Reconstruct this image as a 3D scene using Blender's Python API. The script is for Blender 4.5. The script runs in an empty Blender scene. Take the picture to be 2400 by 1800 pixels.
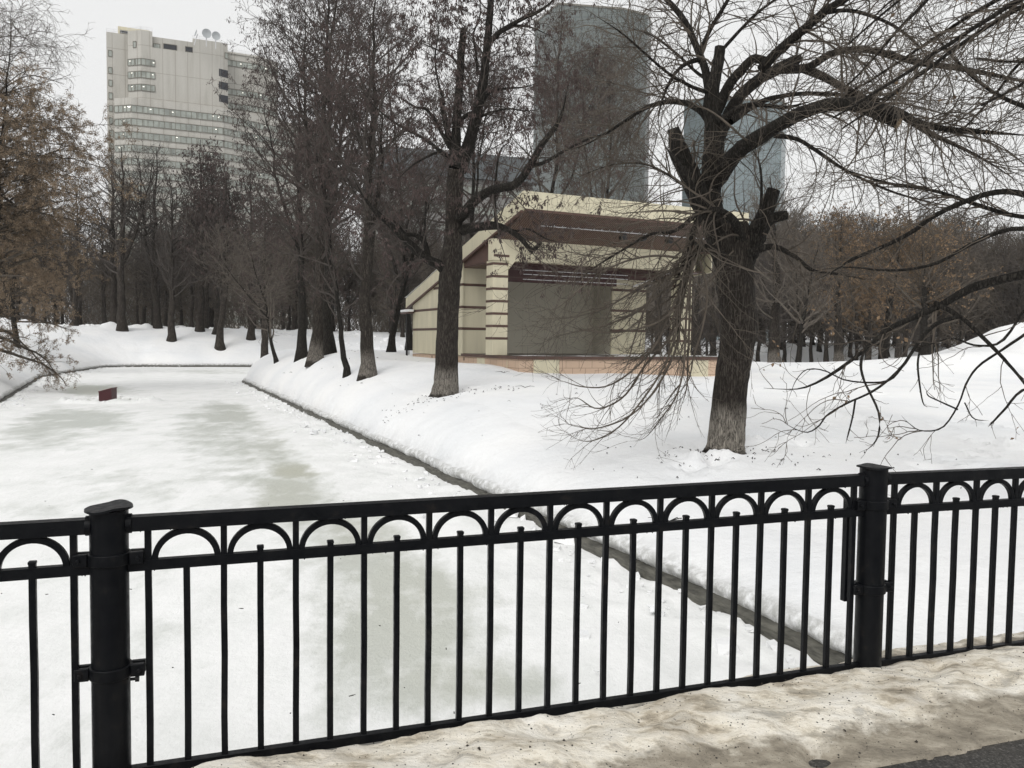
import bpy, math, random
import numpy as np
R_ = math.radians
S = bpy.context.scene
# ------------------------------------------------------------------ camera, world, sun, exposure
F = 1935.0                       # focal length in photograph pixels (2400 x 1800)
EYE = 1.69
cam_d = bpy.data.cameras.new('camera'); cam = bpy.data.objects.new('camera', cam_d)
S.collection.objects.link(cam); S.camera = cam
cam_d.sensor_width = 36; cam_d.lens = 36*F/2400; cam_d.clip_start = .05; cam_d.clip_end = 3000
PITCH, ROLL = R_(90-2.954), R_(.725)
def rotm():
    a, b = PITCH, ROLL
    Rx = np.array([[1,0,0],[0,math.cos(a),-math.sin(a)],[0,math.sin(a),math.cos(a)]])
    Rz = np.array([[math.cos(b),-math.sin(b),0],[math.sin(b),math.cos(b),0],[0,0,1]])
    return Rx@Rz
CR = rotm()
from mathutils import Matrix
cam.matrix_world = Matrix.Translation((0,0,EYE)) @ Matrix([list(r) for r in CR]).to_4x4()
S.render.resolution_x, S.render.resolution_y = 1024, 768
S.view_settings.view_transform = 'Standard'; S.view_settings.look = 'None'
S.view_settings.exposure = .30; S.view_settings.gamma = 1
W = bpy.data.worlds.new('World'); S.world = W; W.use_nodes = True
wn = W.node_tree; wn.nodes.clear()
SUN_E, SUN_R = 42, 200
sky = wn.nodes.new('ShaderNodeTexSky'); sky.sky_type = 'NISHITA'; sky.sun_disc = False
sky.sun_elevation = R_(SUN_E); sky.sun_rotation = R_(SUN_R); sky.dust_density = 3; sky.air_density = 1.0
hs = wn.nodes.new('ShaderNodeHueSaturation'); hs.inputs['Saturation'].default_value = .06
mixw = wn.nodes.new('ShaderNodeMix'); mixw.data_type = 'RGBA'
mixw.inputs[0].default_value = .82; mixw.inputs[7].default_value = (8.0, 8.03, 8.0, 1)   # cloud layer
bg = wn.nodes.new('ShaderNodeBackground'); bg.inputs[1].default_value = .1
wo = wn.nodes.new('ShaderNodeOutputWorld')
wn.links.new(sky.outputs[0], hs.inputs['Color']); wn.links.new(hs.outputs[0], mixw.inputs[6])
wn.links.new(mixw.outputs[2], bg.inputs[0]); wn.links.new(bg.outputs[0], wo.inputs[0])
sd = bpy.data.lights.new('sun', 'SUN'); sd.energy = 1.1; sd.angle = R_(30); sd.color = (1, .98, .95)
so = bpy.data.objects.new('sun', sd); S.collection.objects.link(so)
so.rotation_euler = (R_(90-SUN_E), 0, R_(180-SUN_R))

# ------------------------------------------------------------------ helpers
C = S.collection
def ray(px, py):
    return CR@np.array([(px-1200)/F, (900-py)/F, -1.0])
def at(px, py, Y):               # point seen at a photograph pixel, Y metres ahead
    d = ray(px, py); p = d*(Y/d[1]); return np.array([p[0], p[1], p[2]+EYE])
def ground(px, py, z):
    d = ray(px, py); t = (z-EYE)/d[2]; return d[:2]*t
def nrm(v): return v/np.maximum(np.linalg.norm(v, axis=-1, keepdims=True), 1e-9)
def setp(o, label=None, cat=None, group=None, kind=None):
    if label: o['label'] = label
    if cat: o['category'] = cat
    if group: o['group'] = group
    if kind: o['kind'] = kind
    return o
def empty(name, loc, label, cat, group=None):
    o = bpy.data.objects.new(name, None); C.objects.link(o); o.location = loc
    o.empty_display_size = .2
    return setp(o, label, cat, group)
def mesh_np(name, V, Fq, smooth=False):
    """V (n,3); Fq list of face arrays (m,k)"""
    me = bpy.data.meshes.new(name)
    V = np.asarray(V, dtype=np.float32)
    if not isinstance(Fq, list): Fq = [Fq]
    Fq = [np.asarray(f, dtype=np.int32) for f in Fq if len(f)]
    nl = sum(f.size for f in Fq); nf = sum(len(f) for f in Fq)
    me.vertices.add(len(V)); me.vertices.foreach_set('co', V.ravel())
    me.loops.add(nl); me.loops.foreach_set('vertex_index', np.concatenate([f.ravel() for f in Fq]))
    me.polygons.add(nf)
    tot = np.concatenate([np.full(len(f), f.shape[1], dtype=np.int32) for f in Fq])
    st = np.concatenate([[0], np.cumsum(tot)[:-1]]).astype(np.int32)
    me.polygons.foreach_set('loop_start', st)
    me.polygons.foreach_set('use_smooth', np.full(nf, smooth, dtype=bool))
    me.update(calc_edges=True)
    return me
def obj_np(name, V, Fq, mat, parent=None, smooth=False, origin=None):
    V = np.asarray(V, dtype=float)
    if origin is not None: V = V-np.asarray(origin)
    me = mesh_np(name, V, Fq, smooth); me.materials.append(mat)
    o = bpy.data.objects.new(name, me); C.objects.link(o)
    if parent is not None: o.parent = parent
    return o
class MB:                        # boxes, bars and tubes collected into one mesh
    def __init__(s): s.v = []; s.f = []; s.n = 0
    def add(s, V, Fs):
        V = [tuple(map(float, p)) for p in V]
        s.v += V; s.f += [tuple(i+s.n for i in f) for f in Fs]; s.n += len(V)
    def prism(s, base, top):     # two rings of equal length
        n = len(base)
        s.add(list(base)+list(top), [tuple(range(n))[::-1], tuple(range(n, 2*n))]+[(i, (i+1)%n, n+(i+1)%n, n+i) for i in range(n)])
    def box(s, x0, x1, y0, y1, z0, z1, fr=None):
        p = [(x0,y0,z0),(x1,y0,z0),(x1,y1,z0),(x0,y1,z0)]; q = [(a,b,z1) for a,b,_ in p]
        if fr: p = [fr(*a) for a in p]; q = [fr(*a) for a in q]
        s.prism(p, q)
    def bar(s, a, b, w, h, up=(0,0,1)):
        a = np.array(a, float); b = np.array(b, float); d = nrm(b-a); u = np.array(up, float)
        l = nrm(np.cross(d, u)); u = nrm(np.cross(l, d))
        c = [(-w/2,-h/2),(w/2,-h/2),(w/2,h/2),(-w/2,h/2)]
        s.prism([a+l*x+u*z for x,z in c], [b+l*x+u*z for x,z in c])
    def tube(s, pts, r, n=12):
        pts = np.array(pts, float); K = len(pts)
        rr = np.full(K, r) if np.isscalar(r) else np.array(r)
        V, Fs = tubes(pts[None], rr[None], n)
        s.add(V, [tuple(f) for f in Fs])
        s.add(V[:n], [tuple(range(n))]); s.add(V[-n:], [tuple(range(n))])
    def build(s, name, mat, parent=None, smooth=False, bevel=0, origin=None):
        me = bpy.data.meshes.new(name)
        v = s.v
        if origin is not None: v = [(a-origin[0], b-origin[1], c-origin[2]) for a,b,c in v]
        me.from_pydata(v, [], s.f); me.update(); me.materials.append(mat)
        import bmesh
        bm = bmesh.new(); bm.from_mesh(me)
        if smooth: bmesh.ops.remove_doubles(bm, verts=bm.verts, dist=1e-4)
        bmesh.ops.recalc_face_normals(bm, faces=bm.faces)
        bm.to_mesh(me); bm.free()
        if smooth:
            me.polygons.foreach_set('use_smooth', [True]*len(me.polygons))
            me.set_sharp_from_angle(angle=R_(40))
        o = bpy.data.objects.new(name, me); C.objects.link(o)
        if parent is not None: o.parent = parent
        if bevel:
            m = o.modifiers.new('bevel', 'BEVEL'); m.width = bevel; m.segments = 2; m.limit_method = 'ANGLE'
        return o
def tubes(P, R, sides):
    N, K, _ = P.shape
    T = np.empty_like(P); T[:,1:-1] = P[:,2:]-P[:,:-2]; T[:,0] = P[:,1]-P[:,0]; T[:,-1] = P[:,-1]-P[:,-2]
    T = nrm(T)
    d = nrm(P[:,-1]-P[:,0])
    ref = np.where(np.abs(d[:,2:3]) < .8, np.array([[0,0,1.]]), np.array([[1.,0,0]]))
    A = nrm(np.cross(T, ref[:,None,:])); B = np.cross(T, A)
    th = np.linspace(0, 2*np.pi, sides, endpoint=False)
    V = P[:,:,None,:]+R[:,:,None,None]*(A[:,:,None,:]*np.cos(th)[None,None,:,None]+B[:,:,None,:]*np.sin(th)[None,None,:,None])
    base = (np.arange(N)*K*sides)[:,None,None]+(np.arange(K-1)*sides)[None,:,None]
    j = np.arange(sides)[None,None,:]; j2 = (j+1)%sides
    Fq = np.stack([base+j, base+j2, base+sides+j2, base+sides+j], -1).reshape(-1, 4)
    return V.reshape(-1, 3), Fq
def merge(parts):
    Vs = []; q = []; n = 0
    for V, f in parts:
        Vs.append(V); q.append(f+n); n += len(V)
    return np.concatenate(Vs), np.concatenate(q)
def fbm(x, y, seed=0, oct=4, sc=1.0):
    """cheap value noise"""
    out = np.zeros_like(np.asarray(x, float)); amp = 1; tot = 0
    for o in range(oct):
        xs = x*sc*2**o+seed*17.3; ys = y*sc*2**o+seed*9.1
        xi = np.floor(xs); yi = np.floor(ys); fx = xs-xi; fy = ys-yi
        fx = fx*fx*(3-2*fx); fy = fy*fy*(3-2*fy)
        def h(a, b):
            v = np.sin(a*127.1+b*311.7+seed*74.7+o*13.7)*43758.5453; return v-np.floor(v)
        v = h(xi,yi)*(1-fx)*(1-fy)+h(xi+1,yi)*fx*(1-fy)+h(xi,yi+1)*(1-fx)*fy+h(xi+1,yi+1)*fx*fy
        out += v*amp; tot += amp; amp *= .5
    return out/tot-.5
def sstep(a, b, x):
    t = np.clip((x-a)/(b-a), 0, 1); return t*t*(3-2*t)

# ------------------------------------------------------------------ materials
class NT:
    def __init__(s, name):
        s.m = bpy.data.materials.new(name); s.m.use_nodes = True; s.t = s.m.node_tree
        s.b = s.t.nodes['Principled BSDF']
        s.tc = s.t.nodes.new('ShaderNodeTexCoord')
    def n(s, typ, **kw):
        x = s.t.nodes.new(typ)
        for k, v in kw.items(): setattr(x, k, v)
        return x
    def l(s, a, b): s.t.links.new(a, b)
    def mapped(s, scale=(1,1,1), src='Object', loc=(0,0,0)):
        m = s.n('ShaderNodeMapping'); m.inputs['Scale'].default_value = scale; m.inputs['Location'].default_value = loc
        s.l(s.tc.outputs[src], m.inputs[0]); return m.outputs[0]
    def noise(s, sc, det=4, vec=None, rough=.55):
        x = s.n('ShaderNodeTexNoise'); x.inputs['Scale'].default_value = sc; x.inputs['Detail'].default_value = det
        x.inputs['Roughness'].default_value = rough
        s.l(vec if vec is not None else s.tc.outputs['Object'], x.inputs['Vector']); return x.outputs[0]
    def ramp(s, fac, stops):
        r = s.n('ShaderNodeValToRGB'); e = r.color_ramp.elements
        while len(e) < len(stops): e.new(.5)
        for i, (p, c) in enumerate(stops):
            e[i].position = p; e[i].color = (*c, 1) if len(c) == 3 else c
        s.l(fac, r.inputs[0]); return r.outputs[0]
    def mix(s, fac, a, b):
        x = s.n('ShaderNodeMix'); x.data_type = 'RGBA'
        for i, v in ((0, fac), (6, a), (7, b)):
            if isinstance(v, (int, float)): x.inputs[i].default_value = v
            elif isinstance(v, tuple): x.inputs[i].default_value = (*v, 1) if len(v) == 3 else v
            else: s.l(v, x.inputs[i])
        return x.outputs[2]
    def math(s, op, a, b=0.):
        x = s.n('ShaderNodeMath'); x.operation = op
        for i, v in ((0, a), (1, b)):
            if isinstance(v, (int, float)): x.inputs[i].default_value = v
            else: s.l(v, x.inputs[i])
        return x.outputs[0]
    def bump(s, h, st, dist=.01):
        x = s.n('ShaderNodeBump'); x.inputs['Strength'].default_value = st; x.inputs['Distance'].default_value = dist
        s.l(h, x.inputs['Height']); s.l(x.outputs[0], s.b.inputs['Normal']); return x
    def col(s, c):
        if isinstance(c, tuple): s.b.inputs['Base Color'].default_value = (*c, 1)
        else: s.l(c, s.b.inputs['Base Color'])
    def rough(s, r, spec=.5):
        if isinstance(r, (int, float)): s.b.inputs['Roughness'].default_value = r
        else: s.l(r, s.b.inputs['Roughness'])
        s.b.inputs['Specular IOR Level'].default_value = spec
G = (1,1,1)
def g(v): return (v, v, v)
M = {}
def m_snow():
    t = NT('snow')
    c = t.ramp(t.noise(.28, 7), [(.3, (.755,.77,.785)), (.5, (.83,.835,.84)), (.65, (.87,.87,.865))])
    at_ = t.n('ShaderNodeAttribute'); at_.attribute_name = 'lip_grey'
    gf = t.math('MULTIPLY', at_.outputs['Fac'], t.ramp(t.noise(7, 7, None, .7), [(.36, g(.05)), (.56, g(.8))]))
    c = t.mix(gf, c, (.33,.33,.31))  # mottled grey along the snow lip
    t.col(c); t.rough(.75, .2)
    a = t.noise(1.4, 7, None, .6); b = t.noise(7, 8, None, .65)
    h = t.math('ADD', a, t.math('MULTIPLY', b, .28)); t.bump(h, .75, .10); return t.m
def m_ice():
    t = NT('snowy_ice')
    at_ = t.n('ShaderNodeAttribute'); at_.attribute_name = 'wet'
    at2 = t.n('ShaderNodeAttribute'); at2.attribute_name = 'stain'
    n = t.noise(1.5, 9, t.mapped((1.25,.6,1)), .68)
    n2 = t.noise(.5, 5)
    fac = t.math('ADD', at_.outputs['Fac'], t.math('MULTIPLY', t.math('SUBTRACT', n, .5), 1.7))
    fac = t.math('ADD', fac, t.math('MULTIPLY', t.math('SUBTRACT', n2, .5), 1.1))
    f = t.ramp(fac, [(.16, g(0)), (.66, g(1))])
    icec = t.mix(at2.outputs['Fac'], (.58,.60,.565), (.50,.50,.42))
    t.col(t.mix(f, t.ramp(t.noise(.9, 9, t.mapped((1.2,.6,1)), .7), [(.34, (.755,.765,.75)), (.5, (.83,.835,.825)), (.62, (.87,.87,.865))]), icec))
    t.l(t.ramp(f, [(0, g(.8)), (1, g(.42))]), t.b.inputs['Roughness']); t.b.inputs['Specular IOR Level'].default_value = .25
    h = t.math('ADD', t.noise(2.4, 9, t.mapped((1.2,.6,1)), .68), t.math('MULTIPLY', t.noise(15, 7), .22))
    t.bump(h, .6, .07); return t.m
def m_dirty():
    t = NT('dirty_snow')
    n1 = t.noise(2.2, 9, None, .62); n2 = t.noise(6.5, 9, t.mapped((1,2.0,1)), .68)
    c = t.ramp(n1, [(.30, (.30,.26,.20)), (.40, (.56,.49,.38)), (.48, (.78,.72,.60)), (.62, (.88,.85,.78))])
    c2 = t.ramp(n2, [(.38, (.15,.13,.10)), (.44, (.46,.40,.31)), (.50, (.80,.75,.65)), (.72, (.90,.88,.84))])
    c = t.mix(.5, c, c2)
    at_ = t.n('ShaderNodeAttribute'); at_.attribute_name = 'slush'
    fac = t.math('ADD', at_.outputs['Fac'], t.math('MULTIPLY', t.math('SUBTRACT', t.noise(5, 8, None, .7), .5), 1.3))
    c = t.mix(t.ramp(fac, [(.38, g(0)), (.68, g(1))]), c, t.ramp(n2, [(.3, (.15,.13,.10)), (.5, (.29,.255,.20)), (.75, (.52,.47,.385))]))
    v = t.n('ShaderNodeTexVoronoi'); v.inputs['Scale'].default_value = 34; t.l(t.tc.outputs['Object'], v.inputs['Vector'])
    sp = t.math('LESS_THAN', v.outputs['Distance'], t.math('MULTIPLY', t.noise(4, 3), .26))
    v2 = t.n('ShaderNodeTexVoronoi'); v2.inputs['Scale'].default_value = 80; t.l(t.tc.outputs['Object'], v2.inputs['Vector'])
    sp2 = t.math('LESS_THAN', v2.outputs['Distance'], t.math('MULTIPLY', t.noise(9, 3), .3))
    sp = t.math('MAXIMUM', t.math('MULTIPLY', sp, t.ramp(t.noise(23, 0), [(.47, g(0)), (.53, g(1))])), t.math('MULTIPLY', sp2, t.ramp(t.noise(31, 0), [(.45, g(0)), (.52, g(.8))])))
    t.col(t.mix(sp, c, (.03,.025,.02)))
    t.l(t.ramp(n2, [(.3, g(.3)), (.7, g(.6))]), t.b.inputs['Roughness']); t.b.inputs['Specular IOR Level'].default_value = .35
    h = t.math('ADD', n2, t.math('MULTIPLY', t.noise(22, 7), .35)); t.bump(h, .9, .035); return t.m
def m_asphalt():
    t = NT('wet_asphalt')
    c = t.ramp(t.noise(75, 5, None, .75), [(.38, (.006,.006,.006)), (.52, (.030,.029,.027)), (.62, (.10,.095,.088)), (.74, (.26,.25,.23))])
    c = t.mix(t.ramp(t.noise(2.5, 5), [(.4, g(0)), (.75, g(.4))]), c, (.055,.046,.036))
    t.col(c); t.rough(.45, .5); t.bump(t.noise(120, 3), .5, .006); return t.m
def m_iron():
    t = NT('black_painted_iron')
    t.col(t.ramp(t.noise(14, 6), [(.33, (.003,.0036,.005)), (.6, (.006,.0066,.008)), (.74, (.016,.014,.013))]))
    t.l(t.ramp(t.noise(40, 5), [(.35, g(.30)), (.65, g(.5))]), t.b.inputs['Roughness'])
    t.b.inputs['Specular IOR Level'].default_value = .15
    t.bump(t.math('ADD', t.noise(22, 6), t.math('MULTIPLY', t.noise(130, 3), .25)), .6, .004); return t.m
def m_bark(name, dark=(.018,.015,.013), light=(.085,.073,.062), white=0, sc=1.0, wcol=(.36,.33,.285)):
    t = NT(name)
    v = t.mapped((sc*26, sc*26, sc*3.2)); n = t.noise(1, 7, v, .6)
    w = t.n('ShaderNodeTexVoronoi'); w.feature = 'DISTANCE_TO_EDGE'; w.inputs['Scale'].default_value = 1
    dv = t.n('ShaderNodeMix'); dv.data_type = 'VECTOR'; dv.inputs[0].default_value = .25
    nn = t.n('ShaderNodeTexNoise'); nn.inputs['Scale'].default_value = 2.2; t.l(v, nn.inputs['Vector'])
    t.l(v, dv.inputs[4]); t.l(nn.outputs['Color'], dv.inputs[5])
    v3 = t.n('ShaderNodeVectorMath'); v3.operation = 'ADD'; t.l(v, v3.inputs[0])
    sc2 = t.n('ShaderNodeVectorMath'); sc2.operation = 'SCALE'; sc2.inputs['Scale'].default_value = 1.6
    t.l(nn.outputs['Color'], sc2.inputs[0]); t.l(sc2.outputs[0], v3.inputs[1]); t.l(v3.outputs[0], w.inputs['Vector'])
    h = t.math('ADD', t.math('MULTIPLY', t.ramp(w.outputs['Distance'], [(0, g(0)), (.35, g(1))]), .8), t.math('MULTIPLY', n, .5))
    c = t.ramp(h, [(.28, dark), (.9, light)])
    big = t.noise(1.7, 4); c = t.mix(t.ramp(big, [(.42, g(0)), (.68, g(.55))]), c, t.mix(.5, dark, (.03,.027,.022)))
    if white:
        sep = t.n('ShaderNodeSeparateXYZ'); t.l(t.tc.outputs['Object'], sep.inputs[0])
        zz = t.math('ADD', sep.outputs[2], t.math('MULTIPLY', t.math('SUBTRACT', t.noise(4, 6), .5), .38))
        f = t.ramp(t.math('DIVIDE', zz, white), [(.03, g(0)), (.14, g(1)), (.62, g(.85)), (1.0, g(0))])
        f = t.math('MULTIPLY', f, t.ramp(h, [(.25, g(.12)), (.62, g(.95))]))
        c = t.mix(f, c, wcol)
    t.col(c); t.rough(.9, .15); t.bump(h, .9, .03/sc if sc >= 1 else .03); return t.m
def m_plain(name, c, r=.8, spec=.3, var=.12, sc=6, bump=0, vscale=(1,1,1)):
    t = NT(name)
    lo = tuple(x*(1-var) for x in c); hi = tuple(min(1, x*(1+var)) for x in c)
    n = t.noise(sc, 6, t.mapped(vscale), .6)
    t.col(t.ramp(n, [(.3, lo), (.7, hi)])); t.rough(r, spec)
    if bump: t.bump(n, bump, .02)
    return t.m
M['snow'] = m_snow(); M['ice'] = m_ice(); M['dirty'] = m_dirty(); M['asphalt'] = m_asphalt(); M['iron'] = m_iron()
M['bark_white'] = m_bark('whitewashed_bark', white=1.0)
M['bark_white2'] = m_bark('worn_whitewashed_bark', white=.95, wcol=(.30,.275,.24))
M['bark'] = m_bark('dark_bark', (.011,.010,.009), (.055,.049,.042)); M['bark_far'] = m_bark('dark_distant_bark', sc=.5)
M['twig'] = m_plain('grey_brown_twig', (.088,.074,.060), .85, .2, .3, 3)
M['twig_grey'] = m_plain('dull_grey_twig', (.12,.104,.088), .85, .2, .3, 3)
M['twig_dark'] = m_plain('dark_twig', (.064,.055,.049), .85, .2, .3, 3)
M['catkin'] = m_plain('purple_brown_seed_cluster', (.070,.052,.048), .85, .2, .35, 2)
M['leaf'] = m_plain('dry_orange_leaf', (.225,.170,.118), .85, .2, .4, 1.3)
M['leaf2'] = m_plain('rusty_leaf', (.195,.135,.085), .85, .2, .35, 1.3)
M['wood_cut'] = m_plain('fresh_cut_wood', (.33,.24,.14), .8, .2, .2, 30)
M['kerb'] = m_plain('wet_stone_kerb', (.085,.082,.068), .6, .4, .6, 6, .9, (1,1,6))
M['concrete'] = m_plain('concrete', (.22,.21,.19), .85, .3, .25, 5, .3)

# ------------------------------------------------------------------ pond outline and land
ICE_Z, KERB_Z = -1.30, -1.12
def rounded(pts, idx, r, n=8):
    out = []
    for i, p in enumerate(pts):
        p = np.array(p, float)
        if i in idx:
            a = np.array(pts[i-1], float); b = np.array(pts[(i+1)%len(pts)], float)
            p0 = p+nrm(a-p)*r; p1 = p+nrm(b-p)*r
            for t in np.linspace(0, 1, n): out.append((1-t)**2*p0+2*t*(1-t)*p+t*t*p1)
        else: out.append(p)
    return np.array(out)
kd = nrm(np.array([-20.81, 47.02]))
p0 = np.array([2.854, 7.545])-kd*10
tip = np.array([-17.96, 54.57])
lp0 = p0+np.array([-12.9, -5.7])*1.0
POND = rounded([tuple(p0), tuple(tip+kd*3.0), (70, 96), (90, 140), (40, 119), (-22, 86.5), (-38.8, 79.5), (-32.5, 57), (-21.7, 34.96), tuple(lp0+kd*4), tuple(lp0)], {1, 5, 6}, 4.0)
def sdf(x, y):
    x = np.asarray(x, float); y = np.asarray(y, float)
    best = np.full(x.shape, 1e9); gx = np.zeros(x.shape); gy = np.zeros(x.shape); inside = np.zeros(x.shape, bool)
    n = len(POND)
    for i in range(n):
        a = POND[i]; b = POND[(i+1)%n]; e = b-a; L2 = e@e
        t = np.clip(((x-a[0])*e[0]+(y-a[1])*e[1])/L2, 0, 1)
        dx = x-(a[0]+t*e[0]); dy = y-(a[1]+t*e[1]); d = np.hypot(dx, dy)
        m = d < best; best = np.where(m, d, best); gx = np.where(m, dx, gx); gy = np.where(m, dy, gy)
        c = ((a[1] > y) != (b[1] > y)) & (x < (b[0]-a[0])*(y-a[1])/(b[1]-a[1]+1e-12)+a[0])
        inside ^= c
    s = np.where(inside, -best, best); k = np.where(inside, -1, 1)/np.maximum(best, 1e-6)
    return s, gx*k, gy*k
def outline(step):
    n = len(POND); pts = []
    for i in range(n):
        a = POND[i]; b = POND[(i+1)%n]; L = np.linalg.norm(b-a); k = max(1, int(L/(step if min(a[1], b[1]) < 80 and max(a[0], b[0]) < 20 else step*4)))
        for j in range(k): pts.append(a+(b-a)*j/k)
    P = np.array(pts); T = nrm(np.roll(P, -1, 0)-np.roll(P, 1, 0)); area = np.sum(P[:,0]*np.roll(P[:,1], -1)-np.roll(P[:,0], -1)*P[:,1])
    return P, np.stack([T[:,1], -T[:,0]], -1)*(1 if area > 0 else -1)
CTRL = np.array([(4,6,-.85),(9,7,-.75),(16,10,-.6),(4,10,-.62),(4.2,15.6,-.22),(9,15,-.40),(15,20,-.35),(30,22,-.3),(8,25,.0),(-1.8,25.5,.42),(-5.3,30.5,.75),(-7.6,34,1.15),(-9.1,38,1.7),(-8,40.5,1.4),(-10.3,43.5,1.5),(3,32,.30),(10,38,.22),(20,35,.0),
    (25,60,.30),(-4.2,38,.5),(-5,44,.55),(-10,42,.95),(-9,50,.95),(-13,47,.95),(5,62,.35),(40,60,.6),(18,75,.3),
    (-16,12,.0),(-22,20,.6),(-30,35,1.9),(-36,60,2.9),(-45,60,3.1),(-42,45,2.8),(-52,80,3.1),
    (-50,98,3.0),(-40,97,2.95),(-25,98,2.8),(-10,100,2.6),(10,108,2.4),(40,125,2.0),(-70,115,3.2),(0,150,3),(80,150,2.2),(-100,200,3.4),(100,250,2.4),(0,420,3),(400,400,3),(-400,400,3),(-300,100,3),(300,100,1)], float)
def land_z(x, y, s=None):
    x = np.asarray(x, float); y = np.asarray(y, float)
    if s is None: s = sdf(x, y)[0]
    num = 0; den = 0
    for cx, cy, cz in CTRL:
        w = 1/(((x-cx)**2+(y-cy)**2)/(1+.004*(cx*cx+cy*cy))+.8)**1.8
        num = num+w*cz; den = den+w
    T = num/den
    far = sstep(62, 80, y+.2*x) + sstep(-.5, 2.5, -(x+.4426*(y-15)) - 6.5)
    L = 1.35+3.8*np.clip(far, 0, 1)
    lip = KERB_Z+.10+.05*fbm(x, y, 3, 3, .9)
    z = lip+(T-lip)*(1-np.exp(-np.maximum(s, 0)/L))
    z = z+.10*fbm(x, y, 1, 3, .25)*sstep(.5, 3, s)+.05*fbm(x, y, 2, 4, .8)*sstep(.3, 2, s)
    # ploughed snow heaps along the far path
    rid = np.exp(-((s-12-3*fbm(x, y, 8, 2, .05))/1.4)**2)*sstep(70, 82, y)*sstep(60, 30, x)
    z = z+rid*(.22+1.5*np.maximum(fbm(x, y, 5, 4, .7), -.1))
    # big heap of snow on the right
    z = z+4.6*np.exp(-(((x-48)/9.5)**2+((y-64)/9)**2))+2.2*np.exp(-(((x-36)/5)**2+((y-58)/5)**2))*(1+.4*fbm(x, y, 9, 3, .4))
    z = z+.9*np.exp(-(((x-27)/7)**2+((y-47)/3)**2))
    return z
rng = np.random.default_rng(5)
# footprints: shallow pits
FOOT = []
for (px, py, n, sx, sy) in [(2250,1080,16,150,28),(2330,1050,10,80,18),(1880,1045,7,90,14),(2000,985,5,110,8),(1660,1075,14,60,22),(1900,960,5,120,7),(1500,900,16,260,9),(2080,945,12,250,6),(2250,1010,14,200,16),(1980,1010,10,60,14),(1780,1040,9,40,10)]:
    for k in range(n):
        q = ground(px+rng.normal()*sx*.5, py+rng.normal()*sy*.5, -.35); FOOT.append((q[0], q[1], rng.uniform(.13,.26), rng.uniform(.08,.17)))
def build_land():
    ny, nx = 1300, 640
    v = np.linspace(0, 1, ny); Y = -3+ (np.exp(v*math.log(760/4.5))-1)*4.5
    u = np.linspace(-1, 1, nx); tn = 1.0*u+2.6*u**5
    Y, TN = np.meshgrid(Y, tn, indexing='ij'); X = TN*(Y+9)
    s, gx, gy = sdf(X, Y)
    edge = .16+.14*fbm(X, Y, 7, 3, 1.3)
    s2 = s-edge
    dy = np.gradient(Y, axis=0); dx = np.gradient(X, axis=1)
    h = .55*(np.abs(gx)*dx+np.abs(gy)*dy)
    Z = land_z(X, Y, np.maximum(s, 0))-.10*sstep(1.6, 1.1, s)
    for fx, fy, fr, fd in FOOT:
        d2 = ((X-fx)**2+((Y-fy)*.8)**2)/fr**2
        Z = Z-fd*np.exp(-d2*1.2)+fd*.35*np.exp(-(np.sqrt(d2)-1.5)**2*5)
    # hollows round the two nearest trunks, then down under the bridge deck
    for tx, ty, r in ((TR[0], TR[1], .75), (TL[0], TL[1], .7)):
        d = np.hypot(X-tx, Y-ty); Z = Z-.20*np.exp(-(d/r)**2)+.05*np.exp(-((d-r*1.5)/.25)**2)+.09*fbm(X, Y, 21, 3, 4.5)*np.exp(-(d/1.4)**2)
    Z = np.where(s < .45, -2.2, Z)
    V = np.stack([X, Y, Z], -1).reshape(-1, 3)
    i = np.arange(ny-1)[:,None]*nx+np.arange(nx-1)[None,:]
    Fq = np.stack([i, i+1, i+nx+1, i+nx], -1).reshape(-1, 4)
    # the broken snow edge along the kerb, swept round the pond outline
    P, N = outline(.13)
    e = .13+.17*fbm(P[:,0], P[:,1], 7, 4, 1.0)+.07*fbm(P[:,0], P[:,1], 17, 3, 5)
    rows = []
    for j, (o_, dz) in enumerate([(.02,-.02),(-.02,.05),(-.03,.11),(.03,.17),(.13,.19),(.28,None),(.5,None),(.8,None),(1.2,None),(1.6,None),(2.1,-9)]):
        o2 = e+o_+(.09*fbm(P[:,0], P[:,1], 60+j, 4, 3.2)+.04*fbm(P[:,0], P[:,1], 90, 2, 11))*(j < 5)
        q = P+N*o2[:,None]; zl = land_z(q[:,0], q[:,1], np.full(len(P), 1e-3)+np.maximum(o2, 0))
        if dz is None: z = zl+.02
        elif dz == -9: z = zl-.12
        else:
            zt_ = KERB_Z+dz; k = 1+.9*fbm(P[:,0], P[:,1], 70+j, 4, 2.2); z = KERB_Z+dz*k
        if j == 5: z = zl*.75+.25*rows[-1][:,2]+.03
        rows.append(np.column_stack([q, z]))
    V2 = np.stack(rows, 1); K = len(rows); m_ = len(P); n0 = len(V)
    a = (np.arange(m_)*K)[:,None]; b = (((np.arange(m_)+1)%m_)*K)[:,None]; j = np.arange(K-1)[None]
    F2 = np.stack([a+j, a+j+1, b+j+1, b+j], -1).reshape(-1, 4)+n0
    V = np.concatenate([V, V2.reshape(-1, 3)]); Fq = np.concatenate([Fq, F2])
    gr = np.zeros(len(V)); gr[n0:] = np.tile(np.array([1,1,1,.75,.25,.05,0,0,0,0,0]), m_)  # grey tone, full on the lower lip rows, fading out towards the land
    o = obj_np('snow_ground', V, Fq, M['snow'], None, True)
    a_ = o.data.attributes.new('lip_grey', 'FLOAT', 'POINT'); a_.data.foreach_set('value', gr.astype(np.float32)); setp(o, 'smooth white snow covering the park banks', None, None, 'structure')
TR = ground(1697, 1062, -.34); TL = ground(1043, 922, .16)
def gz(p, dz=0): return float(land_z(np.array([p[0]]), np.array([p[1]]))[0])+dz
build_land()

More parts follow.
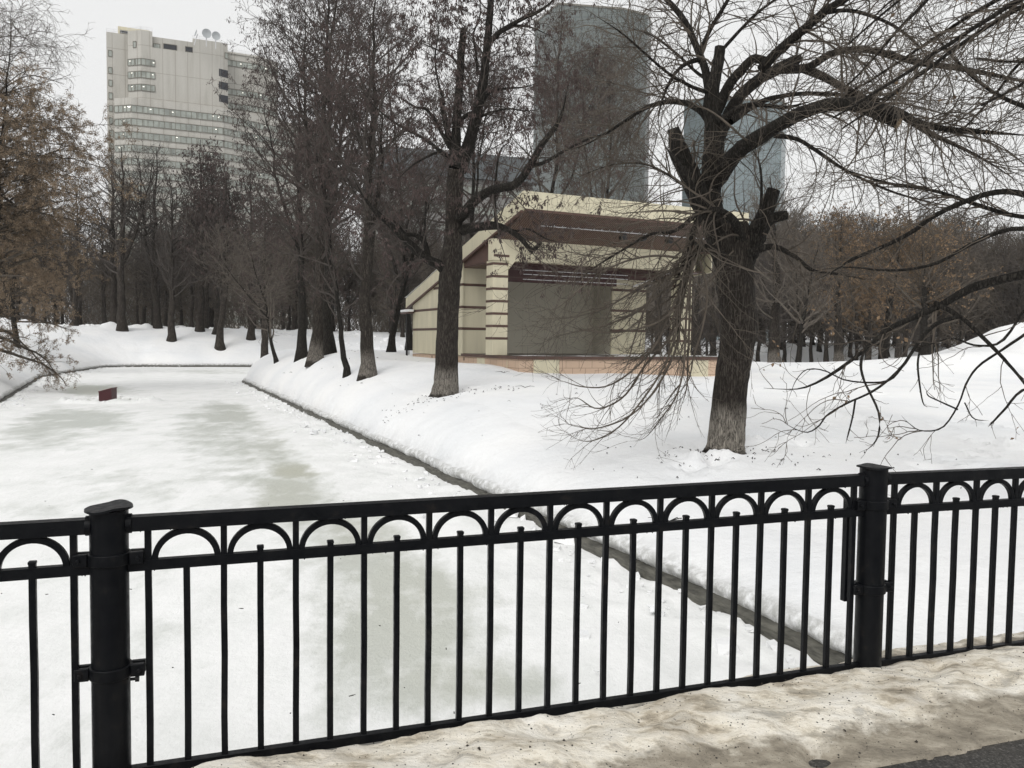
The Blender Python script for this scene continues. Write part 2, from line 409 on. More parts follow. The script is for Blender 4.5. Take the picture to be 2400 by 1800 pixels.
def build_ice():
    n, m = 900, 330
    # along the canal (a) and across (b), then clipped by the banks that rise over it
    a = (np.exp(np.linspace(0, 1, n)*math.log(22))-1)*9.2-8
    b = np.linspace(-1, 1, m)
    A, B = np.meshgrid(a, b, indexing='ij')
    half = 11+sstep(40, 90, A)*60
    cx = -6.0+half*0; perp = np.array([kd[1], -kd[0]])
    X = p0[0]+8*(-kd[0])+kd[0]*(A+10)+perp[0]*(B*half-6+sstep(40, 90, A)*30); Y = p0[1]+kd[1]*(A+10)-8*kd[1]+perp[1]*(B*half-6+sstep(40, 90, A)*30)
    s = sdf(X, Y)[0]
    wet = np.zeros_like(X); st = np.zeros_like(X)
    for (px, py, rx, ry, w, s_) in [(215,913,95,12,1.0,.5),(170,985,170,24,.8,0),(560,968,110,32,.8,.2),(590,930,60,14,.4,.1),(455,990,40,40,.5,0),(690,1105,75,22,.9,.9),(670,1160,110,55,.8,.5),
                             (560,1090,90,50,.5,.1),(650,1030,90,60,.5,.3),(860,1240,130,70,.6,.5),(90,1000,130,40,.6,0),(520,1010,120,40,.6,.1),(300,1330,160,60,.25,0),(700,880,100,6,.4,.1),(960,1400,220,150,.8,.4),(1060,1590,230,80,.65,.4),(880,1290,170,80,.6,.3),(1130,1480,120,120,.35,.2),(500,872,130,5,.5,.2),(250,1150,200,50,.22,0),(400,1500,250,120,.2,0),(780,1010,60,25,.2,0),(1300,1500,90,50,.2,.1)]:
        c = ground(px, py, ICE_Z); ex = ground(px+rx, py, ICE_Z)-c; ey = ground(px, py-ry, ICE_Z)-c
        lx = abs(ex[0]); ly = abs(ey[1])
        d = np.exp(-(((X-c[0]-(Y-c[1])*(ey[0]/ey[1]))/lx)**2+((Y-c[1])/ly)**2)**1.3)
        wet = np.maximum(wet, w*d) ; st = np.maximum(st, s_*d)
    edge = sstep(-2.6, -.4, s)          # snow thrown down along the kerbs
    wet = wet*(1-edge)-.5*edge
    Z = ICE_Z+.035*(1-np.clip(wet*1.6, 0, 1))+.05*fbm(X, Y, 11, 4, .5)*(1-np.clip(wet, 0, 1))+edge*sstep(80, 50, Y)*(.04+.22*np.maximum(fbm(X, Y, 12, 5, 2.2), -.05))+.012*fbm(X, Y, 13, 3, 5)
    b_ = RB                              # sunken ice and broken rim round the red box
    ex = (X-b_[0]-.1)/1.75; ey = (Y-b_[1]-.1)/1.25; q = np.hypot(ex, ey)
    Z = Z-.17*sstep(1.05, .85, q)+.14*np.exp(-((q-1.15)/.13)**2)*(1+2.2*fbm(X, Y, 14, 3, 2.2))
    wet = np.where(q < 1.0, .75, wet*sstep(1.0, 1.6, q)-.3*np.exp(-((q-1.2)/.2)**2)); st = np.where(q < 1, .3, st)
    Z = np.maximum(Z, ICE_Z-.2)
    V = np.stack([X, Y, Z], -1).reshape(-1, 3)
    i = np.arange(n-1)[:,None]*m+np.arange(m-1)[None,:]
    Fq = np.stack([i, i+1, i+m+1, i+m], -1).reshape(-1, 4)
    o = obj_np('ice', V, Fq, M['ice'], None, True); setp(o, 'frozen pond with snow and grey green wet ice patches', None, None, 'structure')
    for nm, arr in (('wet', wet), ('stain', st)):
        at_ = o.data.attributes.new(nm, 'FLOAT', 'POINT'); at_.data.foreach_set('value', arr.ravel().astype(np.float32))
RB = ground(253, 943, ICE_Z)
build_ice()

def build_kerb():
    # resampled pond outline, swept with a stone profile
    P, N = outline(.3)
    prof = [(0,-1.55),(-.02,-1.22),(0,-1.14),(.04,KERB_Z),(.62,KERB_Z+.01),(.62,-1.5)]
    rows = []
    for j, (o_, z) in enumerate(prof):
        w = fbm(P[:,0], P[:,1], 30+j, 3, 1.1)*.05
        zz = z+fbm(P[:,0], P[:,1], 40+j, 3, 1.4)*.04*(j in (2,3,4))
        q = P+N*(o_+w)[:,None] if j < 4 else P+N*o_
        rows.append(np.column_stack([q, zz if j in (2,3,4) else np.full(len(P), z)]))
    V = np.stack(rows, 1); K = len(prof); m = len(P)
    i = (np.arange(m)*K)[:,None]; i2 = (((np.arange(m)+1)%m)*K)[:,None]; j = np.arange(K-1)[None]
    Fq = np.stack([i+j, i2+j, i2+j+1, i+j+1], -1).reshape(-1, 4)
    o = obj_np('pond_kerb', V.reshape(-1,3), Fq, M['kerb'], None, False); setp(o, 'dark wet stone edging running round the frozen pond', None, None, 'structure')
build_kerb()

# ------------------------------------------------------------------ bridge pavement and railing
A_ = np.array([-1.531, 3.118, -.03]); B_ = np.array([1.875, 4.237, 0]); fd = nrm((B_-A_)[:2]); fn = np.array([-fd[1], fd[0]])   # fn points over the pond
SP = float(np.linalg.norm((B_-A_)[:2]))
def fp(u, v, z=0):               # u along the railing from the left post, v towards the pond
    q = A_[:2]+fd*u+fn*v; return (q[0], q[1], z)
def build_deck():
    mb = MB(); mb.box(-14, 30, -9, .16, -1.9, -.07, fp)
    o = mb.build('bridge_deck', M['concrete'], bevel=.02); setp(o, 'grey concrete edge of the footbridge', None, None, 'structure')
    mb = MB(); mb.box(-13.9, 29.9, -8.9, -.55, -.066, -.05, fp)
    o = mb.build('pavement', M['asphalt']); setp(o, 'dark wet asphalt footpath', None, None, 'structure')
    nu, nv = 1100, 110
    u = np.linspace(-8, 14, nu); v = np.linspace(-1.35, .13, nv); U, Vv = np.meshgrid(u, v, indexing='ij')
    edge = -.755+.09*fbm(U, U*0, 50, 3, 1.1)+.03*fbm(U, Vv, 51, 3, 6)
    d = Vv-edge
    prof = sstep(-.02, .38, d)
    Z = -.040+.10*prof*(1+.6*fbm(U, Vv, 52, 4, 1.3))+.062*fbm(U, Vv, 53, 5, 3.2)*sstep(0, .25, d)+.032*fbm(U, Vv, 54, 5, 12)*sstep(0, .1, d)
    rg = np.random.default_rng(9)
    for k in range(34):            # boot prints and melt pits
        cu, cv = rg.uniform(-1, 9), rg.uniform(-.68, -.12); r = rg.uniform(.04, .11); q = ((U-cu)/(r*1.5))**2+((Vv-cv)/r)**2
        Z = Z-rg.uniform(.02,.055)*np.exp(-q)
    Z = Z-(.03+.09*sstep(SP+.3, SP-1.5, U))*sstep(-.13, .0, Vv)
    Z = np.where(d < 0, -.075, Z)
    P = A_[:2]+fd*U[...,None]+fn*Vv[...,None]
    V = np.concatenate([P, Z[...,None]], -1).reshape(-1, 3)
    i = np.arange(nu-1)[:,None]*nv+np.arange(nv-1)[None]
    Fq = np.stack([i, i+1, i+nv+1, i+nv], -1).reshape(-1, 4)
    o = obj_np('snow_bank', V, Fq, M['dirty'], None, True); setp(o, 'dirty brown melting snow along the foot of the railing', None, None, 'structure')
    slush = sstep(.46, .05, d+.2*fbm(U, Vv, 55, 3, 2))*1.0+.8*np.exp(-((Vv-.02)/.07)**2)*sstep(.3, -.05, fbm(U, U*0, 56, 2, .9))
    rg = np.random.default_rng(19); n_ = 4200; iu = rg.integers(0, nu, n_); iv = (nv*rg.beta(2.2, 1.3, n_)).astype(int).clip(0, nv-1)
    pz = V.reshape(nu, nv, 3)[iu, iv]+rg.normal(size=(n_,3))*[.008,.008,0]; ok = d[iu, iv] > .03; pz = pz[ok]; n_ = len(pz)
    sz = rg.gamma(1.6, .0011, n_)+.0009; q = np.array([(1,0,0),(0,1,0),(-1,0,0),(0,-1,0),(0,0,1),(0,0,-1)])*1.0
    gv = (pz[:,None,:]+q[None]*sz[:,None,None]*rg.uniform(.6,1.4,(n_,6,1))).reshape(-1,3); f8 = np.array([(0,1,4),(1,2,4),(2,3,4),(3,0,4),(1,0,5),(2,1,5),(3,2,5),(0,3,5)])
    go = obj_np('road_grit', gv, ((np.arange(n_)*6)[:,None,None]+f8[None]).reshape(-1,3), m_plain('dark_road_grit', (.04,.034,.028), .8, .3, .4, 40)); setp(go, 'black grit sprinkled over the dirty snow by the railing', 'grit', None, 'stuff')
    a = o.data.attributes.new('slush', 'FLOAT', 'POINT'); a.data.foreach_set('value', slush.ravel().astype(np.float32))
build_deck()

RT, RM, RBo = 1.003, .838, .025          # rail centre heights
def make_post(u, z, label, tilt=0):
    base = fp(u, 0, z)
    r = empty('railing_post', base, label, 'post', 'iron posts of the bridge railing')
    ang = math.atan2(fd[1], fd[0])
    r.rotation_euler = (0, 0, ang)
    mb = MB(); mb.tube([(0,0,-.1),(0,0,1.06)], .0685, 40); mb.build('post_tube', M['iron'], r, True)
    mb = MB(); n = 40; rng_ = [(.085*math.cos(2*math.pi*k/n), .085*math.sin(2*math.pi*k/n)) for k in range(n)]
    zf = lambda x, y: 1.062+tilt*(x*.18+max(0, y-.02)*.25)+.004*math.sin(5*x*10)
    mb.prism([(x, y, zf(x, y)) for x, y in rng_], [(x*.99, y*.99, zf(x, y)+.009) for x, y in rng_])
    mb.build('post_cap', M['iron'], r, True)
    for zc in (.875, .437):
        mb = MB(); th = np.linspace(0, 2*math.pi, 41)[:-1]
        mb.tube([(0,0,zc-.022),(0,0,zc+.022)], .0775, 40)
        for sx in (-1, 1):
            mb.box(sx*.072 if sx > 0 else -.122, .122 if sx > 0 else -.072, -.034, -.012, zc-.024, zc+.024)
            mb.box(.072 if sx > 0 else -.122, .122 if sx > 0 else -.072, .006, .026, zc-.024, zc+.024)
            mb.tube([(sx*.103, -.045, zc),(sx*.103, .036, zc)], .0085, 10)
        mb.build('clamp', M['iron'], r, True, .003)
    if tilt:
        mb = MB(); mb.tube([(.07,-.02,.40),(.10,-.02,.40)], .006, 10); mb.tube([(.088,-.02,.40),(.102,-.02,.40)], .012, 6)
        mb.build('bolt', M['iron'], r, True)
    return r
def make_panel(u0, z0, z1, label, nbar=25, sp=SP, s0=.038):
    base = fp(u0, 0, z0)
    r = empty('iron_railing', base, label, 'railing', 'railing panels between the posts')
    r.rotation_euler = (0, 0, math.atan2(fd[1], fd[0]))
    sl = (z1-z0)/sp
    zz = lambda x, z: z+sl*x
    e = .066
    rg = random.Random(int(u0*10)+3)
    for nm, z, w, h in (('top_rail', RT, .058, .056), ('middle_rail', RM, .034, .041), ('bottom_rail', RBo, .034, .040)):
        mb = MB(); mb.bar((e,0,zz(e,z)), (sp-e,0,zz(sp-e,z)), w, h)
        if nm != 'bottom_rail':          # drops of thick paint and water under the rail
            for k in range(34):
                x = rg.uniform(e, sp-e); d = rg.uniform(.0018, .005)
                mb.tube([(x, rg.uniform(-w/2, w/2)*.8, zz(x,z)-h/2+.002), (x, -w*.3, zz(x,z)-h/2-d)], [d*1.3, d*.5], 6)
        if nm == 'top_rail':
            for xx in (e+.004, sp-e-.004):
                mb.tube([(xx-.01,0,zz(xx,z)),(xx+.01,0,zz(xx,z))], .038, 14)
        mb.build(nm, M['iron'], r, nm != 'x', .003)
    step = (sp*(.966-s0))/(nbar-1)
    for i in range(nbar):
        x = sp*s0+i*step; full = i % 2 == 0
        top = RT-.022 if full else RM+.045
        if i == 1: top = RM
        w = .0245
        b1 = rg.uniform(-.0016,.0016); b2 = rg.uniform(-.002,.002); b3 = rg.uniform(-.001, .001)
        mb = MB()
        zs = [RBo, .2, .45, .65, RM-.02, top]; off = [0, b1, b2, b1*.6, 0, 0]
        c = [(-w/2,-w/2),(w/2,-w/2),(w/2,w/2),(-w/2,w/2)]
        rings = [[(x+o_+a, b+b3*(0 < k < 4), zz(x, z)) for a, b in c] for k, (z, o_) in enumerate(zip(zs, off))]
        V = [p for q in rings for p in q]; Fs = [(0,3,2,1), tuple(range(len(V)-4, len(V)))]
        for k in range(len(rings)-1):
            for j in range(4): Fs.append((4*k+j, 4*k+(j+1)%4, 4*k+4+(j+1)%4, 4*k+4+j))
        mb.add(V, Fs)
        if not full and i != 1: mb.box(x-w/2-.0015, x+w/2+.0015, -w/2-.0015, w/2+.0015, zz(x,top)-.012, zz(x,top)-.001)
        mb.build('baluster', M['iron'], r, False, .0022)
    for i in range(0, nbar-2, 2):
        x0 = sp*s0+i*step; xm = x0+step; ri = step-.012; hgt = RT-.024-(RM+.017)
        ro_h = hgt; w = .025; mb = MB(); K = 20; V = []; Fs = []
        for k in range(K+1):
            a = math.pi*k/K
            for (rr, hh) in ((ri, ro_h), (ri-.023, ro_h-.025)):
                x = xm-rr*math.cos(a)*1.0; z = RM+.014+hh*math.sin(a)
                for y in (-w/2, w/2): V.append((x, y, zz(x, z)))
        for k in range(K):
            q = 4*k
            for a, b in ((0,1),(1,3),(3,2),(2,0)): Fs.append((q+a, q+b, q+4+b, q+4+a))
        Fs += [(0,1,3,2), (4*K, 4*K+2, 4*K+3, 4*K+1)]
        mb.add(V, Fs); mb.build('arch', M['iron'], r, True, .002)
    return r
make_post(0, -.03, 'thick black railing post with a bent cap, nearest, at the left', .45)
make_post(SP, 0, 'black railing post with a flat round cap standing at right by the dirty snow', 0)
make_panel(-SP, -.065, -.03, 'black railing panel cut off by the left edge of the photo')
make_panel(0, -.03, 0, 'complete black arched railing panel between the two posts')
make_panel(SP, 0, -.012, 'black railing panel right of the right post above dirty snow')
# a steel sign post strapped behind the right post
mb = MB(); q = fp(SP-.115, .05, 0)
mb.bar((q[0], q[1], .36), (q[0], q[1], .905), .035, .03, (fd[0], fd[1], 0)); o = mb.build('bracket_bar', M['iron'], None, False, .003, origin=(q[0], q[1], .36)); o.location = (q[0], q[1], .36)
setp(o, 'short black flat bar fixed behind the right railing post', 'bar')

# ------------------------------------------------------------------ red box on the ice
def red_box():
    x, y = RB; z = ICE_Z-.08
    mt = m_plain('dark_red_paint', (.055,.010,.013), .5, .4, .25, 9, .2, (1,1,6))
    mt2 = m_plain('worn_dark_red_rim', (.085,.02,.022), .5, .4, .3, 9)
    r = empty('red_box', (x, y, z), 'small dark red box with a slanting lid sunk in the pond ice', 'box')
    r.rotation_euler = (0, 0, R_(4))
    mb = MB(); w = .28
    mb.prism([(-w,-.3,0),(w,-.3,0),(w,.3,0),(-w,.3,0)], [(-w,-.3,.56),(w,-.3,.72),(w,.3,.72),(-w,.3,.56)]); mb.build('box_body', mt, r, False, .006)
    for k in (-1, 1):
        pass
    mb = MB(); mb.prism([(-w-.02,-.325,.553),(w+.02,-.325,.727),(w+.02,.325,.727),(-w-.02,.325,.553)], [(-w-.02,-.325,.588),(w+.02,-.325,.762),(w+.02,.325,.762),(-w-.02,.325,.588)])
    mb.build('box_lid', mt2, r, False, .005)
    # chunks of broken ice round the hole
    rg = np.random.default_rng(3)
    Vs = []; Fs = []; n = 0
    for k in range(150):
        a = rg.uniform(0, 2*math.pi); rr = rg.normal(1.12, .07); c = np.array([x+.1+1.75*rr*math.cos(a), y+.1+1.25*rr*math.sin(a), ICE_Z+.09+rg.uniform(-.03,.06)])
        s = rg.uniform(.03, .12); v = rg.normal(size=(8,3))*.25*s+s*np.array([(i&1, (i>>1)&1, (i>>2)&1) for i in range(8)])*np.array([1,1,.6])-s*.5
        Vs.append(v+c); Fs.append(np.array([(0,2,3,1),(4,5,7,6),(0,1,5,4),(2,6,7,3),(0,4,6,2),(1,3,7,5)])+8*k)
    o = obj_np('ice_chunks', np.concatenate(Vs), np.concatenate(Fs), M['snow']); setp(o, 'broken lumps of snowy ice heaped round the red box', None, None, 'stuff'); o['category'] = 'ice chunks'
red_box()
# ------------------------------------------------------------------ bandshell
M['cream'] = m_plain('cream_cladding', (.585,.54,.40), .6, .3, .10, 1.6, 0, (1.4,1.4,.16))
M['peach'] = None
def m_blocks():
    t = NT('peach_block_cladding')
    b = t.n('ShaderNodeTexBrick'); b.inputs['Scale'].default_value = 1; b.inputs['Mortar Size'].default_value = .008
    b.inputs['Brick Width'].default_value = .62; b.inputs['Row Height'].default_value = .31; b.offset = .5
    b.inputs['Color1'].default_value = (.52,.385,.285,1); b.inputs['Color2'].default_value = (.55,.41,.305,1); b.inputs['Mortar'].default_value = (.15,.10,.07,1)
    s = t.n('ShaderNodeSeparateXYZ'); t.l(t.tc.outputs['Object'], s.inputs[0])
    c = t.n('ShaderNodeCombineXYZ'); t.l(t.math('ADD', s.outputs[0], s.outputs[1]), c.inputs[0]); t.l(s.outputs[2], c.inputs[1]); t.l(c.outputs[0], b.inputs['Vector'])
    t.col(t.mix(t.ramp(t.noise(1.5, 4), [(.35, g(0)), (.75, g(.25))]), b.outputs[0], (.40,.29,.21))); t.rough(.7, .3); return t.m
M['peach'] = m_blocks()
M['brown'] = m_plain('chocolate_brown_trim', (.085,.046,.035), .5, .4, .15, 2)
def m_soffit():
    t = NT('ribbed_brown_soffit'); w = t.n('ShaderNodeTexWave'); w.inputs['Scale'].default_value = 3.2; w.bands_direction = 'X'
    t.l(t.tc.outputs['Object'], w.inputs['Vector']); t.col(t.ramp(w.outputs[0], [(.2, (.055,.033,.026)), (.7, (.105,.062,.046))])); t.rough(.5, .4); t.bump(w.outputs[0], .6, .03); return t.m
M['soffit'] = m_soffit()
def m_panel():
    t = NT('grey_beige_backdrop'); b = t.n('ShaderNodeTexBrick'); b.offset = 0
    b.inputs['Scale'].default_value = 1; b.inputs['Brick Width'].default_value = 1.2; b.inputs['Row Height'].default_value = 6; b.inputs['Mortar Size'].default_value = .008
    b.inputs['Color1'].default_value = (.46,.435,.36,1); b.inputs['Color2'].default_value = (.475,.445,.37,1); b.inputs['Mortar'].default_value = (.28,.265,.20,1)
    s = t.n('ShaderNodeSeparateXYZ'); t.l(t.tc.outputs['Object'], s.inputs[0]); c = t.n('ShaderNodeCombineXYZ'); t.l(s.outputs[0], c.inputs[0]); t.l(s.outputs[2], c.inputs[1]); t.l(c.outputs[0], b.inputs['Vector'])
    t.col(b.outputs[0]); t.rough(.7, .2); return t.m
M['back'] = m_panel()
M['stage'] = m_plain('dark_stage_floor', (.045,.032,.028), .35, .4, .3, 3)
M['black'] = m_plain('black_metal_fitting', (.012,.012,.013), .5, .4, .2, 9)
M['steel'] = m_plain('pale_steel_tube', (.55,.55,.56), .4, .5, .1, 9)
M['stagesnow'] = M['snow']
def bandshell():
    K = at(1215, 884, 33.0)[:2]; Fd = nrm(np.array([.903,.43])); Sd = np.array([-Fd[1], Fd[0]])
    r = empty('bandshell', (K[0], K[1], 0), 'cream and brown open air concert stage with a sloping roof', 'bandshell')
    r.rotation_euler = (0, 0, math.atan2(Fd[1], Fd[0]))
    def u_at(px, t):
        d = ray(px, 805); q = d[0]/d[1]; P = K+Sd*t
        return (q*P[1]-P[0])/(Fd[0]-q*Fd[1])
    def z_at(px, py, u, t): return at(px, py, (K+Fd*u+Sd*t)[1])[2]
    PL = 1.10; UW = 10.95
    def B(name, mat, boxes, bev=0, par=r):
        mb = MB()
        for b in boxes: mb.box(*b)
        return mb.build(name, mat, par, False, bev)
    B('plinth', M['peach'], [(0,UW,0,13.2,-.6,PL-.13)])
    B('stage_edge', M['brown'], [(-.07,UW+.07,-.07,6.02,PL-.127,PL)], .01)
    B('stage_floor', M['stage'], [(.05,UW-.05,.05,9.0,PL-.02,PL+.006)])
    # thin windblown snow lying on the stage
    n = 70; uu = np.linspace(.2, UW, n); tt = np.linspace(.02, 6.5, 50); U_, T_ = np.meshgrid(uu, tt, indexing='ij')
    hh = .035*(fbm(U_, T_, 60, 4, .8)+.5*sstep(2.5, .3, T_)+.55*sstep(5.2, 8, U_)-.22); Z_ = PL+.002+np.clip(hh, -.01, .05)
    i = np.arange(n-1)[:,None]*50+np.arange(49)[None]
    obj_np('stage_snow', np.stack([U_, T_, Z_], -1).reshape(-1,3), np.stack([i, i+50, i+51, i+1], -1).reshape(-1,4), M['snow'], r, True)
    # roof profile (t, z)
    tf, zf_, tb, zb = -.35, 7.55, 14.2, 3.95
    zr = lambda t: zf_+(zb-zf_)*(t-tf)/(tb-tf)
    u1 = u_at(1742, tf)
    mb = MB(); mb.prism([(.0,tf,zr(tf)-.1),(u1,tf,zr(tf)-.1),(u1,tb,zr(tb)-.1),(0,tb,zr(tb)-.1)], [(.0,tf,zr(tf)),(u1,tf,zr(tf)),(u1,tb,zr(tb)),(0,tb,zr(tb))])
    rf = mb.build('roof', M['brown'], r)
    mb = MB(); hF = .66
    mb.box(-.06, u1+.06, tf-.08, tf-.002, zf_-hF, zf_+.03); mb.build('front_fascia', M['cream'], r, False, .01)
    for nm, a, b in (('side_fascia', -.08, -.002), ('side_fascia', u1+.002, u1+.08)):
        mb = MB(); mb.prism([(a,tf,zr(tf)-.72),(b,tf,zr(tf)-.72),(b,tb,zr(tb)-.55),(a,tb,zr(tb)-.55)], [(a,tf,zr(tf)+.03),(b,tf,zr(tf)+.03),(b,tb,zr(tb)+.03),(a,tb,zr(tb)+.03)])
        mb.build(nm, M['cream'], r)
    mb = MB(); mb.bar((-.1,tf,zr(tf)-.76),(-.1,tb,zr(tb)-.6), .10, .09); mb.bar((0,tf-.04,zf_-hF-.05),(u1,tf-.04,zf_-hF-.05), .09, .09); mb.build('fascia_trim', M['brown'], r)
    # snow left on the lower end of the roof
    rg = np.random.default_rng(8)
    n = 60; m = 24; uu = np.linspace(-.12, u1+.1, n); tt = np.linspace(8.5, tb+.1, m); U_, T_ = np.meshgrid(uu, tt, indexing='ij')
    Z_ = zr(T_)+.02+np.clip(.16*(fbm(U_, T_, 61, 4, .7)+.15+.3*sstep(10, 14, T_)), -.05, .2)
    i = np.arange(n-1)[:,None]*m+np.arange(m-1)[None]
    obj_np('roof_snow', np.stack([U_, T_, Z_], -1).reshape(-1,3), np.stack([i, i+m, i+m+1, i+1], -1).reshape(-1,4), M['snow'], r, True)
    mb = MB(); s0, s1 = zf_-hF+.02, 5.98
    mb.prism([(.02,tf+.0,s0-.05),(u1-.02,tf+.0,s0-.05),(u1-.02,1.92,s1-.05),(.02,1.92,s1-.05)], [(.02,tf+.0,s0),(u1-.02,tf+.0,s0),(u1-.02,1.92,s1),(.02,1.92,s1)])
    mb.build('soffit', M['soffit'], r)
    ub0 = u_at(1152, 1.9); ub1 = u_at(1621, 1.9)
    bz0, bz1 = 5.07, 5.96
    B('lintel_beam', M['cream'], [(ub0,ub1+.1,1.88,2.35,bz0,bz1)], .01)
    # clipped corners where the beam meets the pillars
    for s_, uc in ((1, u_at(1190, 1.9)), (-1, ub1-.5)):
        mb = MB(); mb.prism([(uc,1.885,bz0-.36),(uc+s_*.3,1.885,bz0+.0),(uc,1.885,bz0+.0)], [(uc,2.3,bz0-.36),(uc+s_*.3,2.3,bz0),(uc,2.3,bz0)]); mb.build('corner_bracket', M['cream'], r)
    for (ua, ub) in ((u_at(1154,1.95), u_at(1189,1.95)), (u_at(1587,1.95)+.1, u_at(1619,1.95))):
        p = B('pillar', M['cream'], [(ua,ub,1.95,2.65,PL+.008,bz0-.002)], .01)
        z = PL+.66
        while z < bz0-.1: B('trim_band', M['brown'], [(ua-.012, ub+.012, 1.938, 2.662, z, z+.10)], 0, p); z += .52
        if ua < 3: B('trim_band', M['brown'], [(ua-.012, ub+.012, 1.868, 1.878, bz0+.14, bz0+.24)], 0, p)
    ceil_z = bz0-.01
    B('ceiling', M['brown'], [(.1,u1-.1,2.36,8.8,ceil_z,ceil_z+.08)])
    B('valance', m_plain('dark_maroon_valance', (.045,.018,.018), .6, .3, .2, 2), [(ub0+.2,u_at(1440,3.0),2.9,3.0,4.28,ceil_z-.002),(u_at(1440,3.0),u_at(1560,3.0),2.9,3.0,4.62,ceil_z-.002)])
    mb = MB()
    for z, t in ((4.4,2.75),(4.62,2.75),(4.8,2.75)):
        mb.tube([(1.5,t,z),(6.9,t,z)], .018, 6)
    for z, t in ((6.62,.55),(6.42,.55),(6.50,.9)): mb.tube([(1.2,t,z),(10.4,t,z)], .022, 6)
    for k in range(24): u = 1.4+k*.38; mb.tube([(u,.55,6.42),(u+.19,.55,6.62)], .012, 5)
    mb.build('lighting_truss', M['steel'], r)
    # walls
    uB = u_at(1433, 7.0); uR0 = u_at(1433, 5.2); uR1 = u_at(1512, 5.2)
    B('back_wall', M['back'], [(.3,uB+.3,7.0,7.15,PL,ceil_z)])
    B('return_wall', M['back'], [(uR0,uR0+.12,5.322,6.998,PL+.008,ceil_z-.002)])
    w = B('inner_wall', M['cream'], [(uR0,uR1,5.2,5.32,PL+.008,4.9)], .005)
    for py in (690, 808, 922):
        z = z_at(1470, 400+py*.4069, uR0+.8, 5.2); B('trim_band', M['brown'], [(uR0-.01, uR1+.01, 5.185, 5.33, z-.06, z+.06)], 0, w)
    w = B('recessed_wall', M['cream'], [(.06,1.9,6.1,6.22,PL+.008,bz0)])
    ZS = []
    for py in (660, 788, 911):
        z = z_at(1115, 400+py*.4069, .9, 6.1); ZS.append(z); B('trim_band', M['brown'], [(.07, 1.91, 6.085, 6.23, z-.06, z+.06)], 0, w)
    # side wall follows the roof slope
    mb = MB(); t0, t1 = 6.0, 13.15
    mb.prism([(-.02,t0,PL-.1),(.05,t0,PL-.1),(.05,t1,PL-.1),(-.02,t1,PL-.1)], [(-.02,t0,zr(t0)-.12),(.05,t0,zr(t0)-.12),(.05,t1,zr(t1)-.12),(-.02,t1,zr(t1)-.12)])
    w = mb.build('side_wall', M['cream'], r)
    for z in ZS:
        tm = min(t1, t0+max(0, (zr(t0)-.72-z))/(-(zb-zf_)/(tb-tf)))
        B('trim_band', M['brown'], [(-.035, .052, t0-.01, tm, z-.06, z+.06)], 0, w)
    mb = MB(); mb.prism([(.04,2.66,bz0+.05),(.09,2.66,bz0+.05),(.09,6.0,bz0+.05),(.04,6.0,bz0+.05)], [(.04,2.66,zr(2.66)-.12),(.09,2.66,zr(2.66)-.12),(.09,6.0,zr(6.)-.12),(.04,6.0,zr(6.)-.12)])
    mb.build('gable_panel', M['brown'], r)
    mb = MB(); mb.prism([(.04,1.9,bz1),(.09,1.9,bz1),(.09,tf,s0),(.04,tf,s0)], [(.04,1.9,zr(1.9)-.11),(.09,1.9,zr(1.9)-.11),(.09,tf,zr(tf)-.11),(.04,tf,zr(tf)-.11)])
    mb.build('gable_panel', M['brown'], r)
    # far gable on the right and rear wall
    mb = MB(); mb.prism([(u1-.12,1.9,bz0),(u1-.06,1.9,bz0),(u1-.06,10,bz0-.5),(u1-.12,10,bz0-.5)], [(u1-.12,1.9,zr(1.9)-.11),(u1-.06,1.9,zr(1.9)-.11),(u1-.06,10,zr(10)-.11),(u1-.12,10,zr(10)-.11)])
    mb.build('gable_panel', M['cream'], r)
    B('rear_wall', M['cream'], [(.06,uB+.3,13.0,13.15,PL-.1,zr(13.1)-.12)])
    # hatches in the plinth
    for t, a, b in ((0, 1251, 1311), (0, 1618, 1661)):
        B('hatch', M['cream'], [(u_at(a,0),u_at(b,0),-.02,.005,-.3,PL-.135)], .004)
    def t_at(px):
        d = ray(px, 830); q = d[0]/d[1]; return (q*K[1]-K[0])/(Sd[0]-q*Sd[1])
    B('hatch', M['cream'], [(-.02,.005,t_at(1137),t_at(1119),.38,PL-.16)], .004)
    B('corner_strip', M['cream'], [(-.015,.005,t_at(1189)-.02,t_at(1189)+.02,.0,PL-.2)])
    for px in (1088, 1013): B('vent', M['black'], [(-.012,.004,t_at(px)-.03,t_at(px)+.05,.78,.92)])
    mb = MB(); mb.tube([(-.30,13.3,3.3),(-.30,13.3,.35),(-.42,13.1,.18)], .06, 10); mb.tube([(-.18,13.3,3.2),(-.18,13.3,.9)], .025, 8); mb.box(-.36,-.12,13.2,13.4,1.35,1.55)
    mb.build('drainpipe', M['black'], r)
    B('canopy', M['brown'], [(-.42,-.1,12.7,14.1,3.12,3.2)]); B('canopy_snow', M['snow'], [(-.44,-.12,12.65,14.1,3.202,3.34)], .05)
    # spotlights hanging from the trusses
    Mi = r.matrix_basis if False else None
    a0 = math.atan2(Fd[1], Fd[0])
    spots = [(5.2,.62,6.24,'truss under the roof, leftmost'),(6.2,.62,6.24,'truss under the roof, third from right'),(7.6,.62,6.24,'truss under the roof, second from right'),(9.2,.62,6.24,'truss under the roof, rightmost')]
